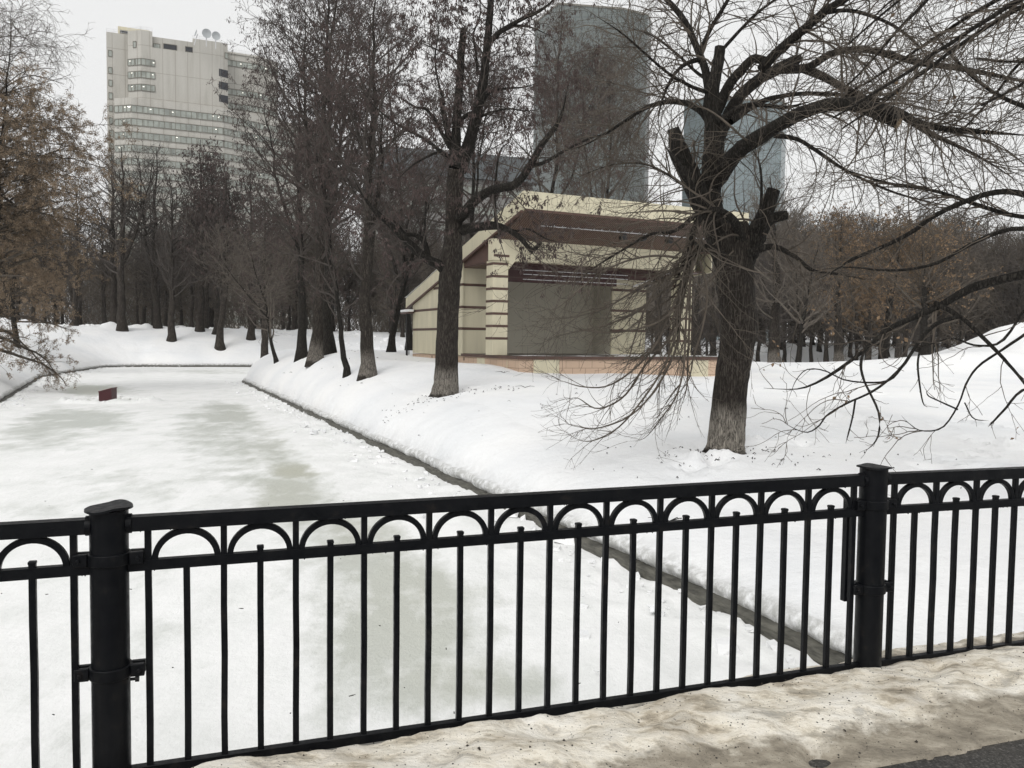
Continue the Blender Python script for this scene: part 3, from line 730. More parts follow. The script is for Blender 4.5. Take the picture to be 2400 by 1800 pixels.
    for k, (u, t, z, lab) in enumerate(spots):
        p = K+Fd*u+Sd*t
        e = empty('spotlight', (p[0], p[1], z), 'black stage spotlight on the '+lab, 'spotlight', 'stage spotlights of the bandshell'); e.rotation_euler = (R_(-20), 0, a0)
        mb = MB(); mb.tube([(0,.16,.02),(0,-.02,-.02),(0,-.16,-.08)], [.10,.12,.14], 12); mb.build('lamp_housing', M['black'], e, True)
        mb = MB(); mb.bar((-.15,0,-.02),(-.15,0,.2),.02,.03); mb.bar((.15,0,-.02),(.15,0,.2),.02,.03); mb.bar((-.15,0,.2),(.15,0,.2),.02,.03); mb.build('yoke', M['black'], e)
    row = []
    for k in range(6):
        px = 1497+k*17; py = 677-k*6.5; d = 37+k*.75
        p = at(px, py, d)
        e = empty('stage_lamp', tuple(p), ['black stage lamp hanging lowest by the inner wall', 'second lowest black stage lamp of the hanging row', 'third lowest black stage lamp of the hanging row', 'third highest black stage lamp of the hanging row', 'second highest black stage lamp of the hanging row', 'highest black stage lamp near the right pillar'][k], 'stage lamp', 'row of stage lamps at the open side')
        e.rotation_euler = (R_(-35), 0, a0+.5); row.append(p)
        mb = MB(); mb.tube([(0,.14,.0),(0,-.02,0),(0,-.15,0)], [.07,.09,.11], 10); mb.build('lamp_housing', M['black'], e, True)
        mb = MB(); mb.tube([(0,0,.02),(0,0,.24)], .018, 6); mb.build('clamp', M['steel'], e)
    mb = MB(); a, b = row[0]+np.array([0,0,.2]), row[-1]+np.array([.5,.4,.42]); mb.tube([a-(b-a)*.1, b], .03, 8)
    q = tuple(a); o = mb.build('lamp_rail', M['steel'], None, origin=q); o.location = q; setp(o, 'slanting pale tube carrying the row of stage lamps', 'rail')
bandshell()

# ------------------------------------------------------------------ buildings behind the park
def m_concrete_panels():
    t = NT('beige_concrete_panels'); s = t.n('ShaderNodeSeparateXYZ'); t.l(t.tc.outputs['Object'], s.inputs[0])
    u = t.math('ADD', t.math('MULTIPLY', s.outputs[0], .92), t.math('MULTIPLY', s.outputs[1], .39))
    def line(v, p, w): 
        f = t.math('FRACT', t.math('DIVIDE', v, p)); return t.math('LESS_THAN', t.math('ABSOLUTE', t.math('SUBTRACT', f, .5)), w/p)
    l = t.math('MAXIMUM', line(u, 3.1, .07), line(s.outputs[2], 6.84, .07))
    st = t.noise(1, 5, t.mapped((.6,.6,.07)), .6)
    c = t.ramp(st, [(.3, (.38,.365,.33)), (.5, (.44,.425,.388)), (.7, (.465,.45,.415))])
    t.col(t.mix(t.math('MULTIPLY', l, .55), c, (.20,.17,.14))); t.rough(.9, .1); return t.m
M['tower'] = m_concrete_panels()
M['pane'] = m_plain('grey_green_window_glass', (.29,.31,.28), .25, .5, .3, .35)
M['frame'] = m_plain('dark_window_frame', (.17,.16,.135), .6, .3, .1, 2)
M['dark_glass'] = m_plain('dark_balcony_recess', (.02,.022,.028), .4, .4, .2, 2)
M['lamp'] = bpy.data.materials.new('ceiling_lamp_glow'); M['lamp'].use_nodes = True
M['lamp'].node_tree.nodes['Principled BSDF'].inputs['Emission Color'].default_value = (1,.95,.8,1); M['lamp'].node_tree.nodes['Principled BSDF'].inputs['Emission Strength'].default_value = 1.3
M['dish'] = m_plain('pale_dish_paint', (.40,.42,.43), .5, .3, .05, 2)
def band(par, path, ztop, h, mull, rg=None, out=.12, lights=0, name='window_band', glass='pane'):
    """a ribbon window: glass with frame and mullions as its sub-part, following a plan path"""
    gl = MB(); fr = MB(); lm = MB()
    for a, b in zip(path[:-1], path[1:]):
        a = np.array(a); b = np.array(b); d = nrm(b-a); nn = np.array([d[1], -d[0]])
        A = a+nn*out; Bq = b+nn*out; L = np.linalg.norm(b-a)
        a3 = lambda p, z: (p[0], p[1], z)
        gl.prism([a3(a,ztop-h),a3(b,ztop-h),a3(Bq,ztop-h),a3(A,ztop-h)], [a3(a,ztop),a3(b,ztop),a3(Bq,ztop),a3(A,ztop)])
        for z in (ztop, ztop-h): fr.bar(a3(A+nn*.02, z), a3(Bq+nn*.02, z), .12, .16)
        n = max(1, int(round(L/mull)))
        for k in range(n+1):
            p = A+(Bq-A)*k/n+nn*.02
            fr.bar(a3(p, ztop-h), a3(p, ztop), .12, .13, (d[0], d[1], 0))
            if rg is not None and k % 5 == 2: 
                p2 = p+d*.35; fr.bar(a3(p2, ztop-h), a3(p2, ztop), .12, .10, (d[0], d[1], 0))
        if rg is not None and lights:
            for k in range(lights):
                s = rg.uniform(.03, .97); p = A+(Bq-A)*s+nn*.03; z = ztop-rg.uniform(.3, .8)
                lm.bar(a3(p, z), a3(p+d*.4, z), .03, .14)
    o = gl.build(name, M[glass], par)
    f = fr.build('window_frame', M['frame'], o)
    if lights and lm.n: lm.build('ceiling_light', M['lamp'], o)
    return o
def prism_obj(name, ring, z0, z1, mat, par):
    mb = MB(); mb.prism([(x,y,z0) for x,y in ring], [(x,y,z1 if np.isscalar(z1) else z1[i]) for i,(x,y) in enumerate(ring)]); return mb.build(name, mat, par)
def on_line(p, d, px):           # walk from plan point p along d until photograph column px
    r_ = ray(px, 400); q = r_[0]/r_[1]; return np.array(p)+np.array(d)*((q*p[1]-p[0])/(d[0]-q*d[1]))
def tower_block():
    C0 = at(308.9, 400, 220.)[:2]; org = (C0[0], C0[1], 0)
    r = empty('tower_block', org, 'tall beige concrete office tower with ribbon windows behind the trees', 'tower block')
    rd = nrm(np.array([.92,.39])); ld = nrm(np.array([-.97,.24])); cd = nrm(np.array([.70,.71])); bk = np.array([-rd[1], rd[0]])
    def L(p): return (p[0]-C0[0], p[1]-C0[1])
    zt = lambda px, py, p: at(px, py, p[1])[2]
    rg = np.random.default_rng(4)
    # C: wide lower body
    c_l = on_line(C0, ld, 270); c_r = on_line(C0, rd, 523); c_e = c_r+cd*34
    zC = zt(309, 228, C0)
    ring = [c_l, C0, c_r, c_e, c_e+bk*30, c_l+bk*30]
    prism_obj('lower_body', [L(p) for p in ring], -2, zC, M['tower'], r)
    z0 = zt(309, 50+957*.2049, C0)
    for k in range(17): band(r, [L(c_l+(C0-c_l)*.02), L(C0), L(c_r), L(c_e)], z0-3.42*k, 1.75, 1.35, rg, lights=[5,1,1,3,1][k%5] if k < 5 else 0)
    # B: upper body with taller end blocks
    b0 = at(333.5, 400, 222.2)[:2]; b_l = on_line(b0, ld, 303); b_r = on_line(b0, rd, 517); b_e = on_line(b_r, cd, 535)
    m1 = on_line(b0, rd, 360); m2 = on_line(b0, rd, 454)
    zB = zt(333.5, 70, b0)
    ring = [b_l, b0, m1, m1+bk*1.2, m2+bk*1.2, m2, b_r, b_e, b_e+bk*16, b_l+bk*16]
    prism_obj('upper_body', [L(p) for p in ring], zC-.3, zB-.9, M['tower'], r)
    zrec = zt(454, 50+362*.2049, m2)
    prism_obj('recess_wall', [L(p) for p in (m1+rd*.01, m2-rd*.01, m2-rd*.01+bk*1.4, m1+rd*.01+bk*1.4)], zC-.2, zrec, M['tower'], r)
    prism_obj('parapet_block', [L(p) for p in (b_l, b0, m1, m1+bk*6, b_l+bk*6)], zB-.895, zB, M['tower'], r)
    prism_obj('parapet_block', [L(p) for p in (m2, b_r, b_e, b_e+bk*9, m2+bk*9)], zB-.895, zB-.25, M['tower'], r)
    for py in (425, 570, 718):
        e = b0+rd*3.3; band(r, [L(b_l), L(b0), L(e)], zt(333.5, 50+py*.2049, b0), 1.65, 1.15, rg, lights=1)
        z = zt(525, 50+(py+118)*.2049, b_r)
        mb = MB(); q0, q1 = b_r-rd*.3, b_e; nn = np.array([cd[1], -cd[0]])
        mb.prism([(*L(q0),z-2.0),(*L(q1),z-2.0),(*L(q1+nn*.1),z-2.0),(*L(q0+nn*.1),z-2.0)], [(*L(q0),z),(*L(q1),z),(*L(q1+nn*.1),z),(*L(q0+nn*.1),z)])
        mb.build('balcony', M['dark_glass'], r)
    def small(p, d, z, w, h, gl='pane'): 
        band(r, [L(p), L(p+d*w)], z, h, w, None, .08, name='window', glass=gl)
    for px, py, w, h, gl in ((760,255,3.3,1.4,'dark_glass'),(1008,288,3.3,1.4,'dark_glass'),(645,253,1.6,1.8,'pane')):
        p = on_line(b0+bk*1.2, rd, 230+px*.2049); small(p, rd, zt(230+px*.2049, 50+py*.2049, p), w, h, gl)
    p = on_line(b_l, -ld, 230+418*.2049); small(p, -ld, zt(316, 50+232*.2049, p), .9, 1.6)
    p = on_line(b_r, cd, 230+1455*.2049); small(p, cd, zt(528, 50+358*.2049, p), .9, 1.5)
    # A: tall plain slab at the left end
    a0 = at(253, 400, 224.5)[:2]; a1 = a0+rd*9
    zA = zt(253, 74, a0)
    prism_obj('end_slab', [L(p) for p in (a0, a1, a1+bk*10, a0+bk*10)], -2, zA, M['tower'], r)
    for k, py in enumerate((330,525,670,815,960,1102,1245,1390,1530)):
        p = on_line(a0, rd, 230+133*.2049); small(p, rd, zt(257, 50+py*.2049, p), .9, 1.6)
    hp = at(280, 400, 232.)[:2]; prism_obj('roof_hut', [L(p) for p in (hp, hp+rd*8, hp+rd*8+bk*5, hp+bk*5)], zA-1, zt(280, 61, hp), M['cream'], r)
    small(hp+rd*.6, rd, zt(285, 70, hp), 2.0, .8, 'dark_glass')
    # D: wing to the right
    d0 = at(533, 400, 236.)[:2]; rd2 = nrm(np.array([.90,.43])); d1 = on_line(d0, rd2, 605); cd2 = nrm(np.array([.62,.78])); d2 = on_line(d1, cd2, 651)
    zD = zt(540, 125, d0)
    prism_obj('right_wing', [L(p) for p in (d0-rd2*2, d1, d2, d2+bk*14, d0-rd2*2+bk*14)], -2, zD, M['tower'], r)
    prism_obj('cornice', [L(p) for p in (d0-rd2*2-bk*.35, d1-bk*.35, d2+rd*.35, d2+bk*3, d0-rd2*2+bk*3)], zD+.003, zD+.5, M['tower'], r)
    for py in [440, 770]+[932+147*k for k in range(9)]:
        band(r, [L(d0-rd2*1.8), L(d1), L(d2)], zt(540, 50+py*.2049, d0), 1.6, 1.5, rg, lights=2 if py in (440, 770) else 0)
    # aerials and dishes on the roof
    rl = MB()
    for a, b, z in ((b_l, b0, zB), (b0, m1, zB), (m2, b_r, zB-.25), (a0, a1, zA), (d0, d1, zD+.5)):
        for hh in (.5, 1.0): rl.bar((*L(a+bk*.5), z+hh), (*L(b+bk*.5), z+hh), .05, .05)
        n = int(np.linalg.norm(b-a)/2)+1
        for k in range(n+1): p = a+(b-a)*k/n+bk*.5; rl.bar((*L(p), z), (*L(p), z+1.0), .05, .05, (1,0,0))
    rl.build('roof_railing', M['steel'], r)
    for cx, cy, rad, tz, az in ((1112,133,1.0,.6,-1.0),(1242,138,1.2,-.2,.5),(1350,165,1.1,-.2,.5)):
        p = at(230+cx*.2049, 50+cy*.2049, b_r[1]-6)
        K = 24; rings = []
        for rr, dz in ((0,-.28),(.5,-.21),(.85,-.08),(1,0)):
            rings.append([(rr*rad*math.cos(2*math.pi*k/K), dz*rad, rr*rad*math.sin(2*math.pi*k/K)) for k in range(K)])
        V = []; Fs = []
        for q in rings: V += q
        for j in range(3):
            for k in range(K): Fs.append((j*K+k, j*K+(k+1)%K, (j+1)*K+(k+1)%K, (j+1)*K+k))
        mb = MB(); mb.add(V, Fs); o = mb.build('satellite_dish', M['dish'], r, True)
        o.location = (p[0]-C0[0], p[1]-C0[1], p[2]); o.rotation_euler = (tz*.5, 0, az+math.pi)
        mb = MB(); mb.bar((0,-.6,0),(0,-.6,-3.2),.2,.2,(1,0,0)); k = mb.build('dish_mast', M['steel'], o)
tower_block()
def m_glassgrid(name, c, line, w=1.5, h=3.6):
    t = NT(name); s = t.n('ShaderNodeSeparateXYZ'); t.l(t.tc.outputs['Object'], s.inputs[0])
    u = t.math('ADD', t.math('MULTIPLY', s.outputs[0], .8), t.math('MULTIPLY', s.outputs[1], .6))
    def ln(v, p, q): return t.math('LESS_THAN', t.math('ABSOLUTE', t.math('SUBTRACT', t.math('FRACT', t.math('DIVIDE', v, p)), .5)), q)
    l = t.math('MAXIMUM', ln(u, w, .05), t.math('MAXIMUM', ln(s.outputs[2], h, .035), ln(s.outputs[2], h*.5+.01, .02)))
    wn_ = t.n('ShaderNodeTexWhiteNoise'); wn_.noise_dimensions = '2D'
    c2 = t.n('ShaderNodeCombineXYZ'); t.l(t.math('FLOOR', t.math('DIVIDE', u, w*2)), c2.inputs[0]); t.l(t.math('FLOOR', t.math('DIVIDE', s.outputs[2], h)), c2.inputs[1]); t.l(c2.outputs[0], wn_.inputs['Vector'])
    base = t.mix(wn_.outputs['Value'], tuple(x*.86 for x in c), tuple(x*1.08 for x in c))
    t.col(t.mix(l, base, line)); t.rough(.4, .35); return t.m
M['gg1'] = m_glassgrid('green_grey_curtain_wall', (.12,.14,.135), (.075,.09,.09))
M['ledge'] = m_plain('grey_green_ledge', (.17,.20,.20), .5, .3, .1, .3)
M['gg2'] = m_glassgrid('blue_grey_curtain_wall', (.20,.24,.25), (.13,.155,.16), 1.6, 4)
def slab_tower(name, label, cat, plan, tops, mat, Y0, roofmat='frame'):
    pts = [at(px, 400, Y)[:2] for px, Y in plan]; z = [at(px, py, p[1])[2] for (px, _), py, p in zip(plan, tops, pts)]
    org = (pts[0][0], pts[0][1], 0); r = empty(name, org, label, cat)
    prism_obj('curtain_wall', [(p[0]-org[0], p[1]-org[1]) for p in pts], -2, z, M[mat], r)
    mb = MB()
    for i in range(len(pts)-1):
        a, b = pts[i]-pts[0], pts[i+1]-pts[0]; mb.bar((*a, z[i]+.2), (*b, z[i+1]+.2), .5, .6)
    mb.build('roof_edge', M[roofmat], r)
    # floor ledges make the storeys real
    led = MB(); zz = min(z)-4
    while zz > 8:
        for i in range(min(3, len(pts)-1)):
            a, b = pts[i]-pts[0], pts[i+1]-pts[0]; led.bar((*a, zz), (*b, zz), .2, .12)
        zz -= 3.6
    led.build('floor_ledges', M['ledge'], r)
slab_tower('glass_tower', 'tall grey green glass tower with a chamfered top behind the bandshell', 'tower block',
    [(1249,302),(1304,281),(1454,280),(1511,291),(1520,340),(1290,345)], [55,10,22,36,60,60], 'gg1', 280)
slab_tower('glass_office_block', 'shorter blue grey glass block seen behind the forked trunk of the big tree', 'office building',
    [(1600,322),(1655,312),(1703,314),(1830,318),(1840,370),(1640,375)], [238,232,234,238,250,250], 'gg2', 310)
def low_hall(name, label, px0, px1, ytop, yb, Y, wall, roof):
    a = at(px0, ytop, Y); b = at(px1, ytop, Y+12); org = (a[0], a[1], 0)
    r = empty(name, org, label, 'building'); d = b[:2]-a[:2]; bk = nrm(np.array([-d[1], d[0]]))*25
    zb = at(px0, yb, Y)[2]
    ring = [np.zeros(2), d, d+bk, bk]
    prism_obj('wall', ring, -2, zb, wall, r)
    ring2 = [np.array([-1.,-1.]), d+np.array([1,-1.]), d+bk, bk]
    mb = MB(); c = (d+bk)/2
    mb.prism([(p[0],p[1],zb+.002) for p in ring2], [(c[0]+(p[0]-c[0])*.92, c[1]+(p[1]-c[1])*.8, a[2]) for p in ring2]); mb.build('roof', roof, r)
    L = np.linalg.norm(d); dd = d/L; z = zb-1.6
    while z > 3:
        band(r, [tuple(dd*2), tuple(d-dd*2)], z, 1.6, 2.6, None, name='window_band'); z -= 4.2
M['slate'] = m_plain('dark_grey_metal_roof', (.085,.095,.10), .5, .4, .15, .3)
M['greywall'] = m_plain('grey_rendered_wall', (.24,.235,.225), .85, .2, .1, .3)
low_hall('grey_roofed_hall', 'long low building with a dark grey roof behind the middle trees', 905, 1250, 335, 402, 170, M['greywall'], M['slate'])
low_hall('grey_pavilion', 'low grey pavilion glimpsed between the far left trunks', 215, 520, 640, 668, 150, M['greywall'], M['slate'])
def spire():
    b = at(2165, 510, 600); top = at(2167, 372, 600); w = 3.2
    r = empty('spire', (b[0], b[1], 0), 'faint pale pointed spire far off on the right skyline', 'spire')
    z1 = b[2]; mt = m_plain('pale_stone', (.42,.43,.44), .8, .2, .1, .1)
    mb = MB(); mb.box(-14,14,-10,10,0,z1-6); mb.build('tower_base', mt, r)
    mb = MB(); mb.prism([(-4,-4,z1-5.99),(4,-4,z1-5.99),(4,4,z1-5.99),(-4,4,z1-5.99)], [(-2,-2,z1+16),(2,-2,z1+16),(2,2,z1+16),(-2,2,z1+16)]); mb.build('shaft', mt, r)
    mb = MB(); mb.prism([(-1.2,-1.2,z1+16.01),(1.2,-1.2,z1+16.01),(1.2,1.2,z1+16.01),(-1.2,1.2,z1+16.01)], [(-.1,-.1,top[2]),(.1,-.1,top[2]),(.1,.1,top[2]),(-.1,.1,top[2])]); mb.build('needle', mt, r)
spire()
# ------------------------------------------------------------------ trees
def resample(pts, K):
    """Catmull-Rom through control points (n,3 or n,4 with radius last) at K even steps"""
    p = np.array(pts, float); n = len(p)
    e = np.concatenate([[2*p[0]-p[1]], p, [2*p[-1]-p[-2]]])
    t = np.linspace(0, n-1-1e-9, K); i = t.astype(int); f = (t-i)[:,None]
    a, b, c, d = e[i], e[i+1], e[i+2], e[i+3]
    return .5*(2*b+(c-a)*f+(2*a-5*b+4*c-d)*f**2+(3*b-3*c+d-a)*f**3)
def limb(pts, K=24, Y=None, jit=.0, rg=None):
    """pts: (px, py, width_px, Y) on the photograph -> arrays of points and radii"""
    q = []
    for px, py, w, y in pts:
        P = at(px, py, y); q.append((*P, w*.5*y/F))
    s = resample(q, K); P, R = s[:,:3], np.maximum(s[:,3], .003)
    if pts[-1][2]*pts[-1][3]/F < .085: R = R*(1-.8*sstep(.72, 1, np.linspace(0, 1, K)))
    if jit and rg is not None:
        n = rg.normal(size=(K,3))*jit; n[0] = 0; P = P+n
    return P, R
def sprout(rg, P, R, L, dens, t0, t1, ang, lr, rs, K, wan, grav, lmax=9, rmin=.002, tipr=.25, up=0., nmax=None, bias=None, curl=0):
    N, Kp, _ = P.shape
    n = np.maximum(1, np.round(L*dens*rg.uniform(.8, 1.2, N))).astype(int)
    idx = np.repeat(np.arange(N), n); m = len(idx)
    t = rg.uniform(t0, t1, m); f = t*(Kp-1); i = np.minimum(f.astype(int), Kp-2); fr = (f-i)[:,None]
    A, B = P[idx,i], P[idx,i+1]; pos = A+(B-A)*fr; T = nrm(B-A)
    rad = R[idx,i]+(R[idx,i+1]-R[idx,i])*fr[:,0]
    v = rg.normal(size=(m,3)); v[:,2] += up
    if bias is not None: v = v+np.array(bias)
    v = nrm(v-T*np.sum(v*T, -1, keepdims=True))
    a = ang*rg.uniform(.6, 1.35, m)[:,None]
    d = T*np.cos(a)+v*np.sin(a)
    LL = np.minimum(L[idx]*lr*(1-.55*t)*rg.uniform(.5, 1.3, m), lmax)
    if np.ndim(L) and lr < 0: LL = -lr*rg.uniform(.5, 1.4, m)*(1-.4*t)
    r0 = np.maximum(np.minimum(rad*.85, np.maximum(rad*rs, LL*.006)), rmin); r0 = np.minimum(r0, np.maximum(rmin, LL*.011+.003))
    pts = np.empty((m, K, 3)); pts[:,0] = pos; st = (LL/(K-1))[:,None]
    gz_ = np.full(K, grav) if np.isscalar(grav) else np.interp(np.linspace(0, 1, K), np.linspace(0, 1, len(grav)), grav)
    cv = rg.normal(size=(m,3))*curl
    for k in range(1, K):
        d = nrm(d+rg.normal(size=(m,3))*wan+cv+np.array([0,0,1.])*gz_[k]); pts[:,k] = pts[:,k-1]+d*st
    rr = r0[:,None]*np.linspace(1, tipr, K)[None]
    return pts, np.maximum(rr, rmin*.6), LL
def clusters(rg, P, n, ln, w, spread, grav=1.0):
    """little hanging seed bunches: four sided spindles"""
    N, K, _ = P.shape
    i = rg.integers(0, N, n); k = rg.integers(K//2, K, n)
    p = P[i,k]+rg.normal(size=(n,3))*spread
    d = rg.normal(size=(n,3))*.35+np.array([0,0,-grav]); d = nrm(d); L = (ln*rg.uniform(.5,1.4,n))[:,None]
    a = nrm(np.cross(d, rg.normal(size=(n,3)))); b = np.cross(d, a); W_ = (w*rg.uniform(.6,1.3,n))[:,None]
    V = np.stack([p, p+d*L*.5+a*W_, p+d*L*.5+b*W_, p+d*L*.5-a*W_-b*W_*.3, p+d*L], 1)
    f = np.array([(0,1,2),(0,2,3),(0,3,1),(4,2,1),(4,3,2),(4,1,3)])
    return V.reshape(-1,3), ((np.arange(n)*5)[:,None,None]+f[None]).reshape(-1,3)
def leaves(rg, P, n, sz, spread):
    N, K, _ = P.shape
    i = rg.integers(0, N, n); k = rg.integers(1, K, n)
    p = P[i,k]+rg.normal(size=(n,3))*spread
    a = nrm(rg.normal(size=(n,3))+np.array([0,0,-.7])); b = nrm(np.cross(a, rg.normal(size=(n,3)))); c = np.cross(a, b)
    s = (sz*rg.uniform(.5,1.4,n))[:,None]
    V = np.stack([p, p+a*s*.5+b*s*.35+c*s*.12, p+a*s, p+a*s*.5-b*s*.35+c*s*.12], 1).reshape(-1,3)
    i = np.arange(n)*4; return V, np.stack([i, i+1, i+2, i+3], -1)
def limbs_mesh(name, limbs, mat, par, org, sides=9, caps=None, wob=.06, rg=None, smooth=True):
    Vs = []
    for P, R in limbs:
        s = sides if R.max() > .03 else 6
        V, Fq = tubes(P[None], R[None], s); V = V.reshape(len(P), s, 3)
        if rg is not None:      # knobbly outline
            c = P[:,None,:]; V = c+(V-c)*(1+wob*rg.normal(size=(len(P), s, 1)))
        V = V.reshape(-1,3)
        # close the tip with a fan of quads onto the centre
        n = len(V); V = np.concatenate([V, np.repeat(P[-1:], s, 0)]); j = np.arange(s)
        Fq = np.concatenate([Fq, np.stack([n-s+j, n-s+(j+1)%s, n+(j+1)%s, n+j], -1)])
        Vs.append((V, Fq))
    V, Fq = merge(Vs); return obj_np(name, V, Fq, mat, par, smooth, org)
def twig_mesh(name, sets, mat, par, org, sides=3):
    parts = [tubes(P, R, sides if k else max(sides, 4)) for k, (P, R, _) in enumerate(sets)]
    V, Fq = merge(parts); return obj_np(name, V, Fq, mat, par, False, org)
def lens(P): return np.linalg.norm(np.diff(P, axis=1), axis=2).sum(1)
def stack(limbs, K=24):
    P = np.stack([resample(np.column_stack([p, r]), K) for p, r in limbs]); return P[:,:,:3], P[:,:,3]

# ---- the big pollarded tree on the right
def hero_right():
    rg = np.random.default_rng(11)
    y0 = TR[1]; base = (TR[0], TR[1], gz(TR)-.12)
    root = empty('pollarded_tree', base, 'big bare tree at right with whitewashed foot and sawn off arching limbs', 'tree', 'bare trees of the park')
    d3 = lambda x, y: (1500+x*.4069, y*.4069)           # crop coordinates used while tracing
    d6 = lambda x, y: (1500+x*.4069, 500+y*.4069)
    def T(f, pts, dy=0.):      # pts: x, y, width, depth offset
        return [(*f(x, y), w*.4069, y0+o+dy) for x, y, w, o in pts]
    trunk = limb(T(d6, [(480,1440,262,0),(488,1385,240,0),(495,1320,214,0),(508,1150,200,0),(528,950,190,0),(556,780,196,0),(570,640,208,0),(560,520,206,0),(548,400,212,0),(545,260,222,0),(540,150,225,0),(530,60,170,0)]), 46)
    L = []
    # forked stems
    stemL = limb(T(d3, [(520,1500,190,0),(470,1380,170,.05),(420,1250,150,.1),(400,1120,130,.15),(415,980,122,.2),(425,850,118,.2),(425,720,104,.2),(410,600,92,.2),(425,480,74,.2),(450,360,66,.2),(462,270,58,.2)]), 36)
    stemR = limb(T(d3, [(580,1530,150,0),(630,1430,125,-.1),(680,1330,120,-.2),(720,1230,92,-.3),(770,1090,74,-.35)]), 20)
    stub2 = limb(T(d3, [(700,1290,80,-.25),(770,1255,62,-.3),(850,1238,52,-.35)]), 10)
    stubL = limb(T(d3, [(430,1300,110,.1),(350,1160,118,0),(290,1020,120,-.1),(230,880,108,-.2),(190,740,66,-.25)]), 20)
    back = limb(T(d3, [(430,1250,60,-.3),(360,1160,46,-.5),(280,1050,42,-.6),(200,920,36,-.7),(150,850,26,-.7)]), 18)
    arch = limb(T(d3, [(430,1050,110,.1),(500,950,100,-.2),(570,870,92,-.5),(700,780,84,-.9),(850,690,78,-1.3),(1000,625,72,-1.7),(1150,598,72,-2.0),(1280,612,82,-2.2),(1390,665,66,-2.35),(1488,712,58,-2.5)]), 34)
    archc = limb(T(d3, [(1270,600,52,-2.2),(1480,640,42,-2.7),(1600,705,36,-3.0),(1750,742,32,-3.3),(2000,762,30,-3.6),(2300,785,22,-4.0)]), 26)
    a2 = limb(T(d3, [(440,800,90,.2),(500,690,76,.5),(570,560,66,.7),(690,455,62,.9),(800,395,66,1.1),(900,345,60,1.2),(912,318,30,1.2)]), 24)
    a2b = limb(T(d3, [(800,395,62,1.1),(960,390,46,1.0),(1100,310,38,.8),(1250,285,36,.6),(1400,305,36,.4),(1600,360,34,.0),(1850,395,32,-.4),(2212,470,26,-.8),(2400,520,16,-1)]), 34)
    a2c = limb(T(d3, [(930,390,52,1.1),(1050,440,46,.9),(1180,510,42,.6),(1300,570,40,.3),(1480,650,34,.0),(1650,760,26,-.4),(1850,850,20,-.7),(2050,960,16,-1),(2250,1100,10,-1.2)]), 30)
    a3 = limb(T(d3, [(440,640,70,.2),(520,480,56,0),(590,400,52,-.2),(650,340,48,-.3),(720,350,50,-.4)]), 16)
    a3b = limb(T(d3, [(700,400,60,-.4),(760,330,56,-.6),(860,240,54,-.8),(980,140,50,-1.0),(1080,55,46,-1.2),(1200,-20,40,-1.4),(1400,-180,28,-1.6),(1600,-330,16,-1.8)]), 26)
    a3c = limb(T(d3, [(1075,70,26,-1.2),(1200,60,22,-1.0),(1330,90,20,-.8),(1480,160,17,-.6),(1600,260,14,-.5),(1700,400,11,-.4)]), 22)
    a4 = limb(T(d3, [(410,620,60,.2),(380,420,46,.3),(330,280,40,.5),(250,110,34,.7),(140,-20,28,.9),(40,-160,18,1.0),(-60,-320,10,1.1)]), 24)
    a4b = limb(T(d3, [(345,300,28,.5),(410,160,24,.4),(500,10,20,.3),(600,-180,12,.2)]), 18)
    a4c = limb(T(d3, [(480,280,20,.2),(580,170,18,.1),(680,70,16,0),(800,-20,13,-.1),(950,-160,9,-.2)]), 18)
    a5 = limb(T(d3, [(460,700,44,0),(600,610,30,-.4),(720,608,24,-.6),(850,618,20,-.8),(1010,575,16,-1.0)]), 18)
    a5b = limb(T(d3, [(520,700,44,0),(700,585,30,.2),(900,542,24,.4),(1100,542,22,.6),(1300,562,20,.7),(1450,575,14,.8),(1650,540,9,.9)]), 24)
    a6 = limb(T(d3, [(430,760,50,.2),(360,650,40,.4),(280,600,34,.6),(180,585,30,.8),(90,600,26,1.0),(0,640,22,1.2),(-90,700,18,1.3),(-200,770,15,1.4),(-330,840,10,1.5),(-480,880,7,1.6)]), 30)
    a7 = limb(T(d3, [(350,340,30,.4),(260,370,22,.2),(190,440,18,.0),(130,570,14,-.2),(100,720,10,-.3)]), 18)
    a8 = limb(T(d3, [(420,540,30,.2),(300,500,20,.0),(160,420,16,-.3),(20,300,13,-.6),(-120,180,10,-.9),(-290,70,8,-1.1)]), 22)
    a9 = limb(T(d3, [(585,1380,56,-.3),(545,1280,52,-.5),(450,1215,48,-.7),(360,1240,44,-.9),(310,1330,38,-1.0),(285,1430,32,-1.1),(235,1550,26,-1.1),(190,1680,18,-1.1)]), 26)
    a10 = limb(T(d3, [(500,1500,70,-.3),(420,1440,50,-.6),(350,1430,42,-.8),(290,1500,36,-.9),(250,1620,28,-1.0),(230,1800,22,-1.0),(210,1980,16,-1.0)]), 22)
    a11 = limb(T(d3, [(330,1230,30,-.9),(200,1330,20,-1.2),(60,1350,16,-1.4),(-100,1440,13,-1.5),(-260,1540,10,-1.5),(-380,1640,6,-1.5)]), 22)
    a12 = limb(T(d3, [(770,780,30,-1.2),(900,800,24,-1.3),(1020,870,22,-1.4),(1150,960,18,-1.5),(1300,1040,15,-1.6),(1500,1120,12,-1.7),(1750,1180,9,-1.8),(2100,1240,7,-1.9)]), 28)
    a13 = limb(T(d3, [(620,1460,50,-.3),(760,1420,34,-.5),(880,1470,26,-.7),(1000,1560,20,-.8),(1150,1580,14,-.9),(1350,1620,9,-1)]), 22)
    a14 = limb(T(d3, [(660,1390,30,-.3),(690,1250,22,-.5),(700,1100,16,-.6),(690,950,12,-.7),(640,840,8,-.8)]), 18)
    a15 = limb(T(d3, [(420,470,26,.3),(330,420,18,.8),(200,300,14,1.3),(60,200,10,1.8),(-100,150,8,2.1)]), 20)
